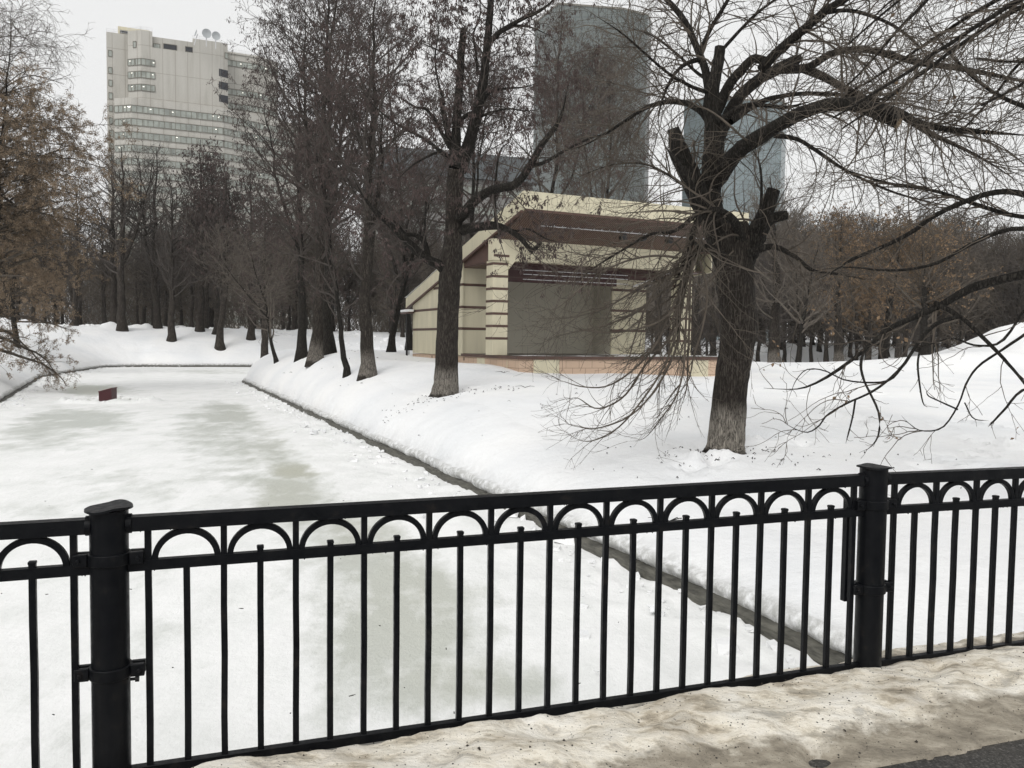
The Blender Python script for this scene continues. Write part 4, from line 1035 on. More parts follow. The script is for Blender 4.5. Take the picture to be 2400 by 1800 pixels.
    a16 = limb(T(d3, [(430,1180,30,.4),(300,1100,20,.8),(150,1000,15,1.2),(0,940,12,1.5),(-200,960,8,1.8),(-420,1050,5,2)]), 22)
    big = [stemL, stemR, stub2, stubL, back, arch, a2, a3]
    med = [archc, a2b, a2c, a3b, a3c, a4, a4b, a4c, a5, a5b, a6, a7, a8, a9, a10, a11, a12, a13, a14, a15, a16]
    # burls near the stubs
    o = limbs_mesh('trunk', [trunk], M['bark_white'], root, base, 26, wob=.022, rg=rg)
    limbs_mesh('limb', big+med, M['bark'], root, base, 12, wob=.045, rg=rg)
    P, R = arch; d = nrm(P[-1]-P[-2]); limbs_mesh('sawn_face', [(np.array([P[-1]-d*.01, P[-1]+d*.012]), np.array([R[-1]*1.02, R[-1]*.98]))], M['wood_cut'], root, base, 16)
    P, R = stack(big+med); L0 = lens(P)
    sets = []
    g2 = [0,-.01,-.05,-.08,-.03,.06]
    s1 = sprout(rg, P, R, L0, 4.6, .2, 1, 1.0, -1.9, .22, 14, .12, g2, rmin=.005, up=.4, curl=.085); sets.append(s1)
    Pm, Rm = stack(med); Lm = lens(Pm)
    s1b = sprout(rg, Pm, Rm, Lm, 6.5, .25, 1, .75, -2.1, .34, 14, .11, g2, rmin=.0055, curl=.075); sets.append(s1b)
    P1 = np.concatenate([s1[0], s1b[0]]); R1 = np.concatenate([s1[1], s1b[1]]); L1 = np.concatenate([s1[2], s1b[2]])
    s2 = sprout(rg, P1, R1, L1, 2.9, .15, 1, .9, -.70, .55, 9, .14, [0,-.05,-.05,.05,.12], rmin=.0038, curl=.09); sets.append(s2)
    s3 = sprout(rg, s2[0], s2[1], s2[2], 3.4, .2, 1, .8, -.25, .6, 5, .15, [0,.06,.15], rmin=.0032); sets.append(s3)
    # the curtain of thin shoots hanging left of the trunk
    cs = [[(1790,500),(1740,640),(1715,820),(1690,980),(1630,1150),(1520,1310),(1400,1420),(1250,1480),(1150,1480),(1060,1460),(1025,1415)],
        [(1760,560),(1700,760),(1680,950),(1600,1150),(1480,1330),(1350,1480),(1200,1555),(1110,1545),(1040,1492)], [(1740,620),(1650,820),(1560,1000),(1430,1150),(1290,1240),(1150,1245),(1040,1215),(965,1192)],
        [(1780,520),(1740,800),(1730,1000),(1720,1150),(1680,1300),(1600,1420),(1500,1540),(1400,1560)], [(1700,560),(1560,620),(1400,720),(1250,800),(1050,850),(860,850)], [(1720,600),(1500,780),(1300,880),(1100,930),(900,980)],
        [(1760,650),(1760,900),(1750,1100),(1740,1250),(1700,1390)], [(1680,800),(1560,880),(1350,930),(1150,920),(1000,870)], [(1740,700),(1640,960),(1500,1120),(1380,1300),(1230,1370),(1120,1310),(1050,1320)], [(1820,520),(1860,700),(1840,900),(1790,1060),(1760,1200),(1700,1260)],
        [(1740,560),(1600,640),(1500,800),(1440,980),(1400,1120),(1330,1220)], [(1700,500),(1560,490),(1400,520),(1250,590),(1120,690),(1000,790),(920,800)]]
    cur = [limb([(900+x*.4069+rg.normal()*1.5, 400+y*.4069, max(1.6, 6.5*(1-i/len(c))**.7), y0-1.0-.08*i-.12*(k%4)) for i, (x, y) in enumerate(c)], 30) for k, c in enumerate(cs)]
    limbs_mesh('limb', cur, M['twig'], root, base, 6, wob=.03, rg=rg)
    cP = stack(cur); cL = lens(cP[0])
    c1 = sprout(rg, cP[0], cP[1], cL, 4.6, .12, 1, .55, -1.0, .6, 12, .06, [0,-.05,-.02,.05,.09], rmin=.0042, bias=(-.6,0,-.1), curl=.05); sets.append(c1)
    sets.append(sprout(rg, c1[0], c1[1], c1[2], 4.0, .15, 1, .55, -.42, .6, 7, .09, [0,.02,.09], rmin=.0034, curl=.04))
    W_ = stack([a9, a10, a11]); Lw = lens(W_[0])
    w1 = sprout(rg, W_[0], W_[1], Lw, 3.6, .3, 1, .8, -2.3, .28, 18, .06, [-.02,-.09,-.09,-.03,.06], rmin=.006, bias=(-.8,-.1,0), curl=.035); sets.append(w1)
    w2 = sprout(rg, w1[0], w1[1], w1[2], 3.6, .15, 1, .6, -1.0, .6, 12, .07, [-.05,-.05,.0,.07], rmin=.0042, bias=(-.5,0,0), curl=.04); sets.append(w2)
    w3 = sprout(rg, w2[0], w2[1], w2[2], 2.6, .2, 1, .6, -.35, .6, 6, .10, [0,.04,.08], rmin=.0034); sets.append(w3)
    twig_mesh('crown', sets, M['twig'], root, base)
hero_right()

# ---- boughs reaching in from a tree standing just outside the right edge
def hero_overhang():
    rg = np.random.default_rng(21)
    tb = np.array([8.9, 9.9]); z = gz(tb); base = (tb[0], tb[1], z)
    root = empty('overhanging_tree', base, 'tree beyond the right edge whose long bare boughs sweep down over the snow', 'tree', 'bare trees of the park')
    d6 = lambda x, y: (1500+x*.4069, 500+y*.4069); d3 = lambda x, y: (1500+x*.4069, y*.4069)
    def T(f, pts): return [(*f(x, y), w*.4069, Y) for x, y, w, Y in pts]
    Pz = np.array([base[0], base[1], z-.1])
    up = lambda h, dx=0: Pz+np.array([dx, 0, h])
    trunk = (resample([(*up(0),.34),(*up(1.5),.28),(*up(3.2,.05),.26),(*up(5.2,-.05),.22),(*up(8,.2),.15),(*up(11,.1),.07)], 30)); trunk = (trunk[:,:3], trunk[:,3])
    def j(l, h, r0):               # join a traced bough to the trunk
        P, R = l; a = up(h); q = np.concatenate([[[*a, r0]], np.column_stack([P, R])[::2]]); s = resample(q, 34); return s[:,:3], np.maximum(s[:,3], .003)
    b1 = j(limb(T(d6, [(2500,300,62,10.0),(2212,350,56,10.3),(1950,415,50,10.6),(1850,460,46,10.7),(1740,525,40,10.8),(1600,592,34,10.9),(1450,655,28,11),(1340,745,24,11.1),(1200,860,20,11.2),(1000,985,17,11.3),(850,1014,13,11.4),(640,1000,8,11.5)]), 34), 3.0, .12)
    b2 = j(limb(T(d3, [(2600,1260,40,10.2),(2212,1120,36,11),(2050,1108,32,11.3),(1900,1150,30,11.6),(1700,1240,28,11.9),(1560,1340,25,12.1),(1380,1430,22,12.3),(1230,1490,20,12.5),(1100,1570,15,12.6),(960,1640,9,12.7)]), 34), 3.6, .10)
    b3 = limb(T(d6, [(1700,515,28,10.8),(1850,600,25,10.5),(1960,700,22,10.3),(2060,800,20,10.1),(2160,910,17,10),(2300,1080,14,9.8),(2450,1200,12,9.6)]), 24)
    b4 = limb(T(d6, [(1830,595,26,10.5),(1700,640,24,10.4),(1600,750,21,10.3),(1500,895,17,10.2),(1350,1020,14,10.1),(1200,1090,12,10.0),(1080,1160,10,10),(1030,1225,9,10),(960,1262,8,10),(870,1230,9,10),(810,1188,7,10)]), 30)
    b5 = limb(T(d6, [(2350,600,20,9.6),(2212,700,17,9.5),(2080,790,15,9.4),(1950,880,13,9.3),(1880,980,12,9.2),(1830,1110,10,9.1),(1740,1235,9,9.1),(1620,1252,8,9.1),(1550,1210,8,9.1),(1505,1165,6,9.1)]), 30)
    b6 = limb(T(d6, [(2420,1000,20,9),(2212,1015,16,9),(2100,1130,13,8.9),(2030,1205,11,8.9),(2012,1225,10,8.9)]), 16)
    b7 = limb(T(d6, [(1335,748,18,11.08),(1290,800,17,10.9),(1272,875,16,10.6),(1290,960,15,10.3),(1330,1045,13,10.1),(1375,1150,12,10),(1375,1270,11,10),(1330,1345,10,10),(1262,1378,8,10)]), 22)
    b8 = limb(T(d6, [(1620,760,13,10.3),(1600,860,12,10.2),(1610,980,10,10.1),(1630,1090,8,10.1),(1655,1118,6,10.1)]), 16)
    b9 = limb(T(d6, [(1240,1075,12,10),(1225,1170,10,10),(1200,1270,8,10),(1185,1325,6,10)]), 12)
    b10 = limb(T(d6, [(1830,1130,11,9.1),(1720,1080,9,9.1),(1660,1050,7,9.1),(1648,1012,5,9.1)]), 12)
    b11 = limb(T(d6, [(1870,1090,8,9.1),(1920,1180,7,9.1),(2010,1195,5,9.1)]), 10)
    b12 = j(limb(T(d3, [(2500,1250,30,11.2),(2212,1250,26,11.6),(2000,1200,24,12),(1700,1100,20,12.6),(1450,1060,16,13),(1250,1000,12,13.3),(1050,930,8,13.6)]), 26), 4.1, .08)
    b13 = j(limb(T(d6, [(2500,120,34,9.5),(2150,90,26,10),(1900,180,22,10.4),(1700,290,18,10.7),(1450,330,14,11),(1200,310,11,11.2),(1000,330,8,11.4)]), 26), 3.3, .08)
    b14 = limb(T(d6, [(1500,890,20,10.2),(1440,960,13,10.2),(1330,975,11,10.2),(1180,960,9,10.2),(1060,905,8,10.2),(960,900,6,10.2),(900,960,5,10.2),(870,1030,5,10.2),(830,1140,5,10.2)]), 22)
    b15 = limb(T(d6, [(2212,560,14,9.8),(2080,740,16,10.1),(1930,760,13,10.2),(1800,720,10,10.3),(1650,760,8,10.4),(1500,800,6,10.5)]), 18)
    b16 = j(limb(T(d3, [(2600,700,34,10.5),(2300,640,28,11),(2050,540,22,11.5),(1850,380,17,12),(1700,200,12,12.4),(1600,20,8,12.8)]), 24), 5.2, .09)
    main = [b1, b2, b3, b4, b5, b12, b13, b15, b16]
    fine = [b6, b7, b8, b9, b10, b11, b14]
    # high boughs filling the top right corner
    hb = []
    for k in range(12):
        h = 4.6+k*.45; a = up(h); e = at(rg.uniform(1950,2380), rg.uniform(-150,330), rg.uniform(9.5,14)); m_ = (a+e)/2+np.array([0,0,rg.uniform(.3,1.0)])
        q = resample([(*a,.06),(*m_,.035),(*e,.012)], 24); hb.append((q[:,:3]+np.cumsum(rg.normal(size=(24,3))*.01, 0), q[:,3]))
    limbs_mesh('trunk', [trunk], M['bark'], root, base, 16, wob=.03, rg=rg)
    limbs_mesh('bough', main+fine+hb, M['bark'], root, base, 9, wob=.06, rg=rg)
    P, R = stack(main+hb); L0 = lens(P)
    s1 = sprout(rg, P, R, L0, 2.6, .3, 1, .8, -1.1, .35, 12, .13, [0,-.04,-.06,0,.08], rmin=.005, curl=.07)
    Pf, Rf = stack(fine); Lf = lens(Pf)
    s1b = sprout(rg, Pf, Rf, Lf, 4.2, .2, 1, .8, -.22, .5, 7, .14, [0,.03,.1], rmin=.0042)
    s2 = sprout(rg, s1[0], s1[1], s1[2], 3.2, .2, 1, .8, -.45, .55, 8, .15, [0,-.03,.1], rmin=.0042)
    s3 = sprout(rg, s2[0], s2[1], s2[2], 2.2, .3, 1, .8, -.12, .7, 4, .15, .1, rmin=.0036)
    sh = stack(hb+[b16, b12]); s4 = sprout(rg, sh[0], sh[1], lens(sh[0]), 6, .2, 1, .7, -1.6, .35, 12, .12, [0,-.05,-.03,.05], rmin=.005)
    s5 = sprout(rg, s4[0], s4[1], s4[2], 3, .1, 1, .8, -.55, .55, 7, .15, [0,.0,.1], rmin=.0042)
    twig_mesh('crown', [s1, s1b, s2, s3, s4, s5], M['twig'], root, base)
    # a few dry brown leaves still hanging on
    i_ = rg.choice(len(s2[0]), max(6, len(s2[0])//9), replace=False); V, Fq = leaves(rg, s2[0][i_], 260, .055, .02); obj_np('dry_leaves', V, Fq, M['leaf2'], root, False, base)
hero_overhang()

# ---- the alder left of the bandshell
def hero_alder():
    rg = np.random.default_rng(31); y0 = TL[1]; base = (TL[0], TL[1], gz(TL)-.12)
    root = empty('alder_tree', base, 'tall dark forked alder with pale worn foot growing in front of the bandshell', 'tree', 'bare trees of the park')
    d2 = lambda x, y: (800+x*.4069, y*.4069); d5 = lambda x, y: (900+x*.4069, 400+y*.4069)
    def T(f, pts): return [(*f(x, y), w*.4069, y0+o) for x, y, w, o in pts]
    trunk = limb(T(d5, [(345,1330,205,0),(352,1280,162,0),(358,1200,140,0),(362,1050,128,0),(368,850,122,0),(378,650,124,0),(388,540,128,0),(398,400,104,0),(402,260,96,0),(405,120,98,0),(415,0,96,0)]), 40)
    L1 = limb(T(d2, [(668,960,100,0),(662,860,60,0),(664,700,52,.2),(680,500,46,.3),(690,320,42,.4),(705,165,34,.5)]), 26)
    L2 = limb(T(d2, [(675,980,100,0),(725,860,74,0),(780,660,60,-.2),(820,450,52,-.3),(845,200,42,-.4),(862,0,36,-.5),(880,-200,28,-.6),(900,-450,18,-.7),(890,-700,8,-.7)]), 34)
    L3 = limb(T(d2, [(650,900,40,0),(605,730,34,.3),(575,570,28,.5)]), 14)
    l3b = limb(T(d2, [(625,850,26,0),(575,760,22,.1),(535,680,20,.2),(480,625,16,.3),(430,618,13,.4),(350,570,10,.6),(270,520,6,.8)]), 22)
    l4 = limb(T(d2, [(610,1570,66,0),(560,1525,58,-.2),(480,1482,52,-.5),(410,1420,46,-.8),(350,1360,42,-1.0),(260,1275,34,-1.3),(190,1210,28,-1.5),(120,1120,20,-1.7),(60,1000,12,-1.9)]), 28)
    l4b = limb(T(d2, [(500,1475,36,-.4),(475,1390,30,-.5),(420,1352,26,-.6),(370,1350,22,-.7),(320,1290,18,-.8),(260,1240,12,-.9)]), 20)
    l4c = limb(T(d2, [(484,1400,16,-.4),(480,1300,13,-.5),(488,1180,9,-.5),(470,1050,5,-.5)]), 14)
    l5 = limb(T(d2, [(660,1270,80,0),(720,1215,62,-.4),(780,1145,56,-.8),(880,1090,50,-1.2),(1000,1065,46,-1.6),(1080,965,42,-1.9),(1150,840,36,-2.1),(1220,750,28,-2.3),(1265,670,20,-2.4),(1300,520,13,-2.5),(1330,380,8,-2.6)]), 32)
    l5b = limb(T(d2, [(1090,960,24,-1.9),(1180,930,20,-2.1),(1300,860,16,-2.4),(1450,790,12,-2.6),(1600,760,8,-2.8)]), 20)
    l6 = limb(T(d2, [(680,1330,60,0),(760,1312,50,-.3),(880,1300,46,-.6),(960,1325,34,-.9),(1030,1370,30,-1.1),(1080,1428,28,-1.2),(1108,1440,26,-1.3),(1150,1395,20,-1.3)]), 24)
    l6b = limb(T(d2, [(950,1318,20,-.9),(1010,1330,14,-1),(1080,1320,12,-1.1),(1190,1380,8,-1.2),(1300,1400,5,-1.3)]), 16)
    l7 = limb(T(d2, [(860,240,30,-.4),(900,195,30,-.5),(950,160,26,-.6),(1050,105,22,-.8),(1130,70,18,-.9),(1210,10,14,-1),(1320,-120,8,-1.1)]), 20)
    l7b = limb(T(d2, [(870,225,22,-.4),(930,180,18,0),(1000,150,16,.3),(1100,160,10,.6),(1250,230,6,.9)]), 16)
    l8 = limb(T(d2, [(690,720,26,.2),(700,680,24,0),(760,650,26,-.1),(800,668,18,-.2),(860,650,14,-.4),(960,625,11,-.6),(1080,640,8,-.8),(1250,600,5,-1)]), 22)
    l9 = limb(T(d2, [(805,600,22,-.2),(860,530,18,.2),(950,510,14,.6),(1060,500,9,1),(1180,460,6,1.4)]), 18)
    l10 = limb(T(d2, [(785,430,18,.2),(775,300,14,.3),(760,200,11,.4),(800,80,8,.5),(790,-80,5,.6)]), 18)
    l11 = limb(T(d2, [(700,420,16,.3),(640,330,12,.7),(560,290,9,1),(440,240,6,1.3)]), 16)
    l12 = limb(T(d2, [(620,900,24,0),(560,880,18,-.5),(500,900,13,-.9),(400,960,9,-1.3),(300,1060,6,-1.6)]), 18)
    l13 = limb(T(d2, [(595,600,16,.4),(560,480,12,.5),(540,330,9,.7),(560,180,6,.8),(540,40,4,.9)]), 18)
    l14 = limb(T(d2, [(660,960,30,.2),(600,900,24,.9),(480,800,18,1.8),(330,720,13,2.6),(180,600,9,3.2),(60,420,6,3.6)]), 24)
    l15 = limb(T(d2, [(890,1290,20,-.6),(885,1150,16,-.5),(895,980,13,-.4),(920,860,9,-.3),(1000,800,6,-.2)]), 18)
    big = [L1, L2, L3, l4, l5, l6]; med = [l3b, l4b, l4c, l5b, l6b, l7, l7b, l8, l9, l10, l11, l12, l13, l14, l15]
    limbs_mesh('trunk', [trunk], M['bark_white2'], root, base, 24, wob=.022, rg=rg)
    limbs_mesh('limb', big+med, M['bark'], root, base, 11, wob=.05, rg=rg)
    P, R = stack([L2, l4, l5, l6]+med); L0 = lens(P)
    s1 = sprout(rg, P, R, L0, 3.2, .2, 1, 1.0, -1.9, .26, 12, .13, [0,.0,.02,-.02], rmin=.008)
    Pb, Rb = stack([L1, L3, L2]); s1c = sprout(rg, Pb, Rb, lens(Pb), 3.6, .2, 1, 1.15, -1.6, .18, 12, .13, [0,.03,.02], rmin=.007)
    P1 = np.concatenate([s1[0], s1c[0]]); R1 = np.concatenate([s1[1], s1c[1]]); Ln = np.concatenate([s1[2], s1c[2]])
    s2 = sprout(rg, P1, R1, Ln, 3.2, .15, 1, .85, -.85, .5, 8, .15, [0,-.03,-.05], rmin=.006)
    s3 = sprout(rg, s2[0], s2[1], s2[2], 3.0, .2, 1, .8, -.32, .6, 5, .15, -.05, rmin=.005)
    twig_mesh('crown', [s1, s1c, s2, s3], M['twig_dark'], root, base)
    V, Fq = clusters(rg, np.concatenate([s3[0]]), 16000, .11, .018, .03); obj_np('seed_clusters', V, Fq, M['catkin'], root, False, base)
hero_alder()

# ---- general bare tree
def grow_tree(seed, H, lean, crown0, spread, r0, nl, dens=(1.6,2.4,2.2), K=(18,12,8,5), lim_up=.75, rm=(.012,.008,.006), forks=0, lead_w=.02, sub=1.0, twl=(1.3,.7,.35), droop=0., taper=1.05):
    rg = np.random.default_rng(seed)
    k = 26; t = np.linspace(0, 1, k)
    w = np.cumsum(rg.normal(size=(k,2))*lead_w*H/k**.5, 0); w -= w[0]
    P = np.column_stack([w[:,0]+lean[0]*t**1.2, w[:,1]+lean[1]*t**1.2, t*H]); P[0] = (0,0,-.2)
    Rr = r0*(1-.93*t**taper); Rr[0] *= 1.45; Rr[1] *= 1.08
    leaders = [(P, np.maximum(Rr, .012))]
    for f in range(forks):
        a = rg.uniform(.18, .45); i = int(a*k); d0 = rg.uniform(0, 2*math.pi); m = k-i
        tt = np.linspace(0, 1, m); off = np.array([math.cos(d0), math.sin(d0)])*spread*.5*rg.uniform(.7,1.2)
        q = P[i:].copy(); q[:,:2] += off[None]*(tt**.75)[:,None]; q[:,2] = P[i,2]+(q[:,2]-P[i,2])*rg.uniform(.75,.98)
        s = resample(np.column_stack([q, np.maximum(Rr[i]*.7*(1-.93*tt), .012)]), k); leaders.append((s[:,:3], s[:,3]))
    LP, LR = stack(leaders, k); LL = lens(LP)
    m = nl; idx = rg.integers(0, len(LP), m); tt = rg.uniform(crown0, .97, m)**.9; tt = np.maximum(tt, crown0); f = tt*(k-1); i = np.minimum(f.astype(int), k-2)
    pos = LP[idx,i]+(LP[idx,i+1]-LP[idx,i])*(f-i)[:,None]; az = rg.uniform(0, 2*math.pi, m)
    el = lim_up+rg.normal(size=m)*.22
    d = np.column_stack([np.cos(az)*np.cos(el), np.sin(az)*np.cos(el), np.sin(el)])
    prof = np.sin(np.clip((tt-crown0)/(1-crown0), 0, 1)**.7*math.pi*.82+.45)
    Lb = spread*np.clip(prof, .25, 1)*rg.uniform(.6,1.2,m); K0 = K[0]; pts = np.empty((m,K0,3)); pts[:,0] = pos
    for j in range(1, K0):
        d = nrm(d+rg.normal(size=(m,3))*.09+np.array([0,0,.035-droop*j/K0])); pts[:,j] = pts[:,j-1]+d*(Lb/(K0-1))[:,None]
    rb = np.minimum(LR[idx,i]*.6, .018*Lb+.012); RR = rb[:,None]*np.linspace(1, .25, K0)[None]
    s1 = sprout(rg, pts, RR, Lb, dens[0], .15, 1, .85, -twl[0], .4, K[1], .13, [0,.02,.02-droop], rmin=rm[0])
    s2 = sprout(rg, s1[0], s1[1], s1[2], dens[1], .1, 1, .8, -twl[1], .5, K[2], .15, [0,.02,.0-droop], rmin=rm[1])
    sets = [(pts, RR, Lb), s1, s2]
    if dens[2] > 0: sets.append(sprout(rg, s2[0], s2[1], s2[2], dens[2], .2, 1, .8, -twl[2], .6, K[3], .15, -.02-droop, rmin=rm[2]))
    return rg, leaders, sets
def place_tree(name, px, d, seed, H, label, lean=(0,0), bark='bark_far', twig='twig_dark', cl=0, lf=0, leafmat='leaf', wr=None, base_px=None, cat='tree', group='bare trees of the park', taper=1.05, lfz=99, clm='catkin', cls=(.13,.017), lsz=.10, far=False, **kw):
    p = base_px if base_px is not None else None
    if p is None:
        r_ = ray(px, 800); p = np.array([r_[0]/r_[1]*d, d])
    base = (float(p[0]), float(p[1]), gz(p)-.05)
    root = empty(name, base, label, cat, group); root.rotation_euler = (0,0,0)
    rg, leaders, sets = grow_tree(seed, H, lean, taper=taper, **kw)
    o0 = (0,0,0)
    limbs_mesh('trunk', leaders, M[bark], root, o0, 14, wob=.03, rg=rg)
    twig_mesh('crown', sets, M[twig], root, o0)
    last = sets[-1][0]; low = last[last[:,0,2] < lfz]
    if cl: V, Fq = clusters(rg, last, cl, cls[0], cls[1], .05); obj_np('seed_clusters', V, Fq, M[clm], root, False, o0)
    if lf: V, Fq = leaves(rg, low, lf, lsz, .05); obj_np('dry_leaves', V, Fq, M[leafmat], root, False, o0)
    return root
# the clump of alders on the island, left of the forked alder
M['bark_w3'] = m_bark('pale_footed_bark', white=1.1, wcol=(.22,.20,.175), sc=.8)
AL = dict(crown0=.18, spread=4.4, r0=.27, nl=74, dens=(2.1,3.2,3.2), rm=(.011,.008,.0065), forks=1, lim_up=.62, taper=.60)
place_tree('alder_tree', 862, 30.5, 41, 14.5, 'leaning pale footed tree, nearest of the clump left of the forked alder', (.3,0), 'bark_w3', cl=9000, **{**AL, 'r0':.30, 'crown0':.18, 'spread':4.6, 'forks':2})
place_tree('young_tree', 813, 32, 42, 9.5, 'thin leaning stem in front of the clump of trees on the island', (-1.6,.3), 'bark', cl=2500, **{**AL, 'r0':.14, 'nl':34, 'spread':2.8, 'forks':0})
place_tree('alder_tree', 772, 40, 43, 19.5, 'dark trunk third from the left in the clump on the island', (.8,0), 'bark', cl=11000, **{**AL, 'r0':.30, 'crown0':.2, 'spread':5.0})
place_tree('alder_tree', 738, 38, 44, 18, 'pale footed trunk second from the left in the clump on the island', (.6,0), 'bark_w3', cl=11000, **{**AL, 'r0':.33, 'crown0':.2, 'spread':5.2})
place_tree('alder_tree', 706, 43.5, 45, 15.5, 'leftmost straight dark trunk of the clump on the island', (.4,0), 'bark', cl=9000, **{**AL, 'r0':.30, 'crown0':.2, 'spread':4.2, 'nl':60})
place_tree('leaning_tree', 916, 50, 46, 12, 'dark tree leaning right between the clump and the bandshell', (3.2,0), 'bark', cl=4000, **{**AL, 'r0':.26, 'crown0':.15, 'spread':4.6})
place_tree('shrubby_tree', 650, 49, 47, 7.5, 'low twiggy tree at the tip of the island', (-1.8,0), 'bark', 'twig_grey', cl=0, **{**AL, 'r0':.14, 'crown0':.05, 'spread':4.0, 'nl':60, 'lim_up':.45})
place_tree('alder_tree', 1090, 47, 48, 18, 'tall seed laden tree directly behind the left end of the bandshell', (.5,0), 'bark', cl=11000, **{**AL, 'crown0':.3, 'spread':5.2})
place_tree('alder_tree', 1275, 52, 49, 22.5, 'tall seed laden tree rising over the middle of the bandshell roof', (0,0), 'bark', 'twig_grey', cl=18000, **{**AL, 'crown0':.28, 'spread':7.0, 'nl':95})
place_tree('alder_tree', 1420, 55, 50, 19, 'tall tree rising over the right part of the bandshell roof', (.5,0), 'bark', 'twig_grey', cl=11000, **{**AL, 'crown0':.30, 'spread':6.2, 'nl':85})
place_tree('alder_tree', 960, 56, 51, 19, 'tall tree behind the leaning tree, left of the bandshell', (-1,0), 'bark', cl=11000, **{**AL, 'crown0':.25, 'spread':5.6})

# the orange leaved tree on the left bank
RGL = dict(crown0=.05, spread=5.8, r0=.22, nl=190, dens=(2.2,3.2,2.8), rm=(.011,.008,.0065), forks=1, lim_up=.22, droop=.15, lfz=14, taper=.8, twl=(1.5,.8,.4))
place_tree('maple_tree', -25, 41, 61, 20, 'tree hung with dry orange brown seeds at the left edge', (0,0), 'bark', 'twig', lf=260000, lsz=.052, group=None, **RGL)
place_tree('maple_tree', 40, 62, 62, 13, 'second orange brown tree standing behind the one at the left edge', (0,0), 'bark', 'twig', lf=70000, lsz=.075, group=None, **{**RGL, 'nl':60, 'spread':4.6, 'crown0':.12})

# the row of old limes across the pond
LIM = dict(crown0=.22, spread=3.6, r0=.40, nl=62, dens=(1.5,2.4,2.0), rm=(.020,.014,.011), lim_up=.62, lead_w=.022, taper=.85, twl=(1.4,.8,.45))
row = [(175,89,15,.34,0,'slim dark trunk left of the paired trunks across the pond'),(268,91,19,.42,0,'left trunk of the thick pair across the pond'),(287,88,19.5,.50,1,'thick right trunk of the pair across the pond'),
       (370,92,20,.42,1,'straight dark trunk fourth from the left across the pond'),(402,86,17,.40,0,'pale footed trunk just right of the straight fourth one'),(468,92,21,.42,1,'tall dark trunk near the middle of the row across the pond'),
       (480,94,18,.30,0,'thin trunk close beside the tall middle one'),(505,91,19,.34,0,'left one of two trunks right of the row\'s middle'),(516,86,18,.42,1,'pale footed trunk at the right of the row across the pond'),(588,90,19,.40,1,'dark trunk beyond the tip of the island'),
       (622,84,17,.42,0,'rightmost trunk of the row, half behind the island twigs')]
for k, (px, d, H, r0, fk, lab) in enumerate(row):
    place_tree('lime_tree', px, d, 70+k, H, lab, (0,0), 'bark_far', 'twig_dark', cl=2500 if k > 4 else 0, cls=(.25,.06), group='row of old trees across the pond', **{**LIM, 'r0':r0, 'forks':fk, 'spread':3.4+.14*H*(.6+.12*(k%4))})
# trees on the right beyond the pollarded one
rt = [(1817,58,'bark_w3','twig_grey',13,.40,0,None,'stout pale footed tree right of the pollarded tree'),(1873,56,'bark','twig_grey',8.5,.20,0,None,'dark crooked small tree beside the stout pale footed one'),
      (1968,66,'bark_w3','twig',12,.36,9000,'leaf2','straight trunk under rusty leaves in the right middle distance'),(2072,56,'bark','twig',9.5,.26,12000,'leaf2','tree with rusty foliage at right, second from the snow heap'),
      (2172,52,'bark','twig',8,.33,5000,'leaf2','thick short trunk standing nearest the snow heap'),(2105,78,'bark_far','twig',13,.35,42000,'leaf2','broad orange leaved tree at right behind the bare trunks'),(2040,84,'bark_far','twig',11.5,.3,26000,'leaf2','orange leaved tree left of the broad one at right')]
for k, (px, d, bk_, tw, H, r0, lf, lm, lab) in enumerate(rt):
    place_tree('park_tree', px, d, 90+k, H, lab, ((-.8,.9,0,.5,-.5,0,0)[k],0), bk_, tw, lf=int(lf*.7), leafmat=lm or 'leaf', lsz=.12, group='trees at the right of the park', crown0=.2, spread=4.4, r0=r0, nl=60, dens=(1.7,2.6,1.8), rm=(.016,.012,.010), forks=1, lim_up=.55)
# trunks seen through the open stage
for k, (px, d) in enumerate([(1540,72),(1575,84),(1640,78),(1668,90),(1500,95)]):
    place_tree('park_tree', px, d, 110+k, 16, ['pale trunk seen through the open right side of the stage','second trunk seen through the open side of the stage','trunk seen between right pillar and pollarded tree, nearer one','trunk seen between right pillar and pollarded tree, farther one','trunk hidden mostly behind the inner stage wall'][k], (0,0), 'bark_w3', 'twig_grey', group='trees behind the bandshell', crown0=.22, spread=4.5, r0=.38, nl=44, dens=(1.4,2.2,1.2), rm=(.02,.016,.014), forks=0, lim_up=.6)

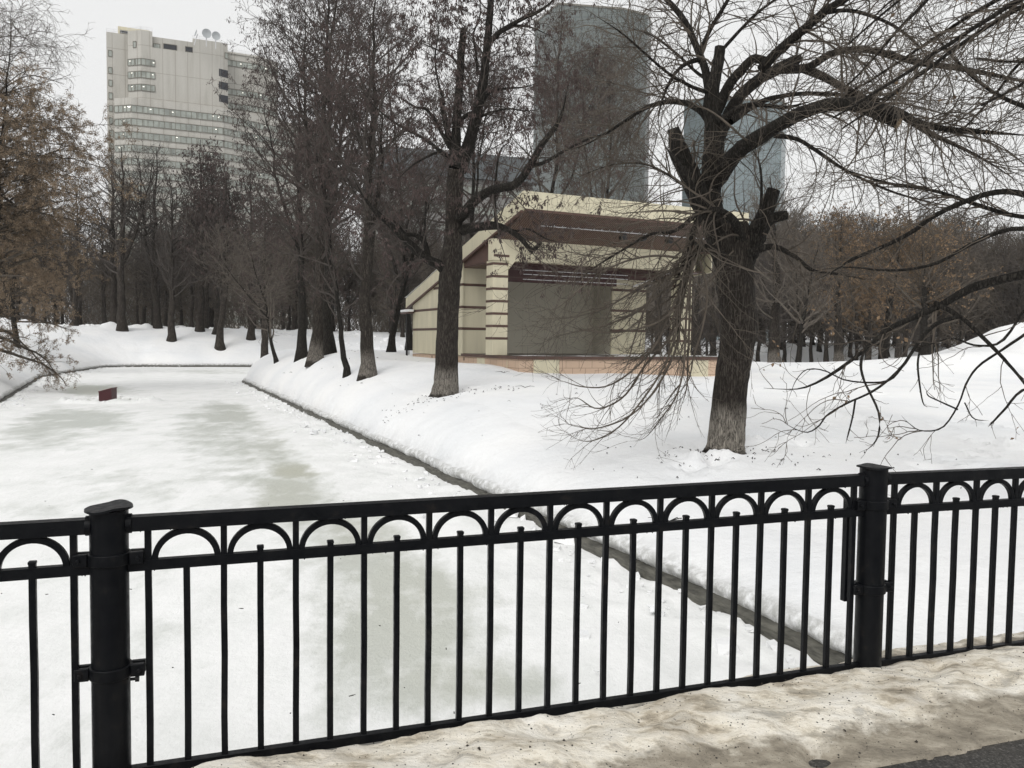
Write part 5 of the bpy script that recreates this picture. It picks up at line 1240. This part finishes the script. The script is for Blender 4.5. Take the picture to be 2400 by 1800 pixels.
# the wood behind: three kinds of far tree, each copied many times
def far_wood():
    kinds = []
    for k in range(5):
        rg, leaders, sets = grow_tree(200+k, 17, (0,0), crown0=.10, spread=4.8, r0=.28, nl=84, dens=(1.6,2.3,0), rm=(.032,.026,.02), forks=1, lim_up=.65, K=(9,6,5,4), twl=(1.8,1.1,.5))
        V, Fq = tubes(*stack(leaders), 7); tm = mesh_np('trunk', V, Fq, True); tm.materials.append(M['bark_far'])
        V, Fq = merge([tubes(P, R, 3) for P, R, _ in sets]); cm = mesh_np('crown', V, Fq); cm.materials.append(M['twig_dark' if k % 2 else 'twig'])
        kinds.append((tm, cm))
    rg = np.random.default_rng(77)
    def put(x, y, sc, label, group, k):
        p = np.array([x, y]); e = empty('woodland_tree', (x, y, gz(p)-.1), label, 'tree', group)
        e.scale = (sc*rg.uniform(.9,1.15), sc*rg.uniform(.9,1.15), sc); e.rotation_euler = (0, 0, rg.uniform(0, 6.28))
        for nm, me in (('trunk', kinds[k][0]), ('crown', kinds[k][1])):
            o = bpy.data.objects.new(nm, me); C.objects.link(o); o.parent = e
    for k in range(64):
        put(-78+k*1.15+rg.normal()*.8, 101+rg.uniform(-2, 26), rg.uniform(.7,1.0), 'bare dark tree in the wood behind the row across the pond', 'wood across the pond', k % 5)
    for k in range(44):
        px = rg.uniform(1000, 1760); y = rg.uniform(88, 125); r_ = ray(px, 800); put(r_[0]/r_[1]*y, y, rg.uniform(.62,.92)*(.72 if px > 1500 else 1), 'bare tree in the wood behind the bandshell', 'wood behind the bandshell', k % 5)
    for k in range(84):
        px = 1740+k*9.5+rg.normal()*6; y = rg.uniform(95, 150); r_ = ray(px, 800); put(r_[0]/r_[1]*y, y, rg.uniform(.95,1.2)*(y/120)**.8, 'bare tree in the wood along the right horizon', 'wood along the right horizon', k % 5)
    # the deepest part reads as one brown mass
    rg2 = np.random.default_rng(78); parts = []
    n = 90000
    for (x0, x1, y0, y1, h) in ((-130, 0, 132, 165, 15), (-10, 100, 132, 185, 17), (70, 210, 150, 215, 23)):
        m = n//3; x = rg2.uniform(x0, x1, m); y = rg2.uniform(y0, y1, m); zt = rg2.uniform(0, 1, m)**.8*h*(.82+.3*fbm(x, y, 80, 3, .12))
        d = nrm(np.column_stack([rg2.normal(size=m)*.6, rg2.normal(size=m)*.6, np.abs(rg2.normal(size=m))+.5])); L = rg2.uniform(1.2, 3.4, m)
        b = np.column_stack([x, y, 2+zt]); P = np.stack([b, b+d*L[:,None]*.5+rg2.normal(size=(m,3))*.12, b+d*L[:,None]], 1); parts.append(tubes(P, np.tile(np.array([.06,.045,.02]), (m,1)), 3))
    V, Fq = merge(parts); o = obj_np('far_woodland', V, Fq, M['twig']); setp(o, 'far brown mass of bare woodland closing the park', 'woodland', None, 'stuff')
far_wood()
# ------------------------------------------------------------------ bits of bark and twigs lying on the snow
def litter():
    rg = np.random.default_rng(55); parts = []
    def chips(cx, cy, n, sx, sy, a0, a1):
        for k in range(n):
            p = np.array([cx+rg.normal()*sx, cy+rg.normal()*sy]); z = gz(p)
            if sdf(p[0:1], p[1:2])[0][0] < .3: continue
            L = rg.uniform(a0, a1); t = rg.uniform(0, 6.28); d = np.array([math.cos(t), math.sin(t), 0])
            P = np.array([[*p, z+.012]]); P = np.stack([P[0], P[0]+d*L*.5+[0,0,.01+.02*rg.random()], P[0]+d*L+rg.normal(size=3)*L*.1*[1,1,.2]])
            parts.append(tubes(P[None], np.array([[1,.9,.4]])*rg.uniform(.004, .011), 4))
    chips(TR[0]-.4, TR[1]-.7, 90, .5, .35, .02, .07); chips(TR[0], TR[1]-1.2, 60, 1.4, .9, .02, .06)
    chips(TL[0], TL[1]-.7, 110, .9, .5, .03, .09); chips(TL[0]+1, TL[1]-2, 30, 2.5, 1.5, .03, .12)
    chips(3, 20, 24, 3.5, 4, .02, .09); chips(7, 14, 14, 3, 2.5, .02, .06); chips(-8, 36, 40, 2, 5, .05, .15)
    for px, py in ((1230, 955), (1090, 885), (1180, 920), (1570, 1120)):        # fallen twigs with a few forks
        q = ground(px, py, -.15); z = gz(q)
        for k in range(4):
            t = rg.uniform(0, 3.1); a = np.array([q[0], q[1], z+.02]); P = np.stack([a, a+[.15*math.cos(t), .1*math.sin(t), .04], a+[.32*math.cos(t+.3), .25*math.sin(t+.3), .02]]); parts.append(tubes(P[None], np.array([[.008,.006,.003]]), 4))
    for k in range(46):        # specks on the ice
        q = ground(rg.uniform(0, 1500), rg.uniform(960, 1700), ICE_Z)
        if sdf(q[0:1], q[1:2])[0][0] > -.5: continue
        a = np.array([q[0], q[1], ICE_Z+.075]); d = np.append(rg.normal(size=2)*.012, .003); parts.append(tubes(np.stack([a, a+d, a+2*d])[None], np.array([[.004,.005,.002]]), 4))
    V, Fq = merge(parts); o = obj_np('fallen_twigs', V, Fq, M['bark']); setp(o, 'small dark bits of bark and twig scattered over the snow', 'twigs', None, 'stuff')
litter()
# ------------------------------------------------------------------ haze
def haze():
    mb = MB(); mb.box(-800, 900, -60, 760, -3.4, 130); t = bpy.data.materials.new('winter_haze'); t.use_nodes = True; n = t.node_tree; n.nodes.clear()
    v = n.nodes.new('ShaderNodeVolumePrincipled'); v.inputs['Density'].default_value = .00022; v.inputs['Color'].default_value = (.93,.94,.95,1); v.inputs['Anisotropy'].default_value = .2
    o = n.nodes.new('ShaderNodeOutputMaterial'); n.links.new(v.outputs[0], o.inputs['Volume'])
    h = mb.build('haze', t); setp(h, 'thin pale winter haze filling the air', None, None, 'stuff')
haze()
S.cycles.volume_bounces = 0; S.cycles.max_bounces = 6; S.cycles.diffuse_bounces = 4
def lumps():
    rg = np.random.default_rng(66); Vs = []; n = 0
    q = np.array([(x, y, z) for x in (-1,1) for y in (-1,1) for z in (-1,1)], float); P, N = outline(.5)
    sel = [i for i in range(len(P)) if 5 < P[i,1] < 82 and P[i,0] < 12]
    C_ = []
    for k in range(1500):
        i = sel[rg.integers(len(sel))]; o_ = -rg.gamma(1.6, .22)-.02; c = P[i]+N[i]*o_+rg.normal(size=2)*.15; C_.append((c[0], c[1], ICE_Z+.07+rg.uniform(-.01,.05), rg.gamma(2.0, .018)+.012))
    for k in range(420):          # heaps thrown up by the plough on the far bank
        x = rg.uniform(-52, 12); y = rg.uniform(93, 100); c = np.array([x, y]); C_.append((x, y, gz(c)+.02, rg.gamma(2, .07)+.05))
    for cx, cy, cz, sz in C_:
        v = nrm(q+rg.normal(size=(8,3))*.35)*sz*rg.uniform(.6, 1.3, (8,1))*np.array([1.2,1.2,.7]); Vs.append(v+[cx, cy, cz]); n += 1
    f = np.array([(0,1,3,2),(4,6,7,5),(0,4,5,1),(2,3,7,6),(0,2,6,4),(1,5,7,3)])
    o = obj_np('snow_lumps', np.concatenate(Vs), (np.arange(n)*8)[:,None,None]+f[None] if False else ((np.arange(n)*8)[:,None,None]+f[None]).reshape(-1,4), M['snow']); setp(o, 'loose lumps of crumbled snow fallen along the stone pond edge', 'snow lumps', None, 'stuff')
lumps()
#@@PART5
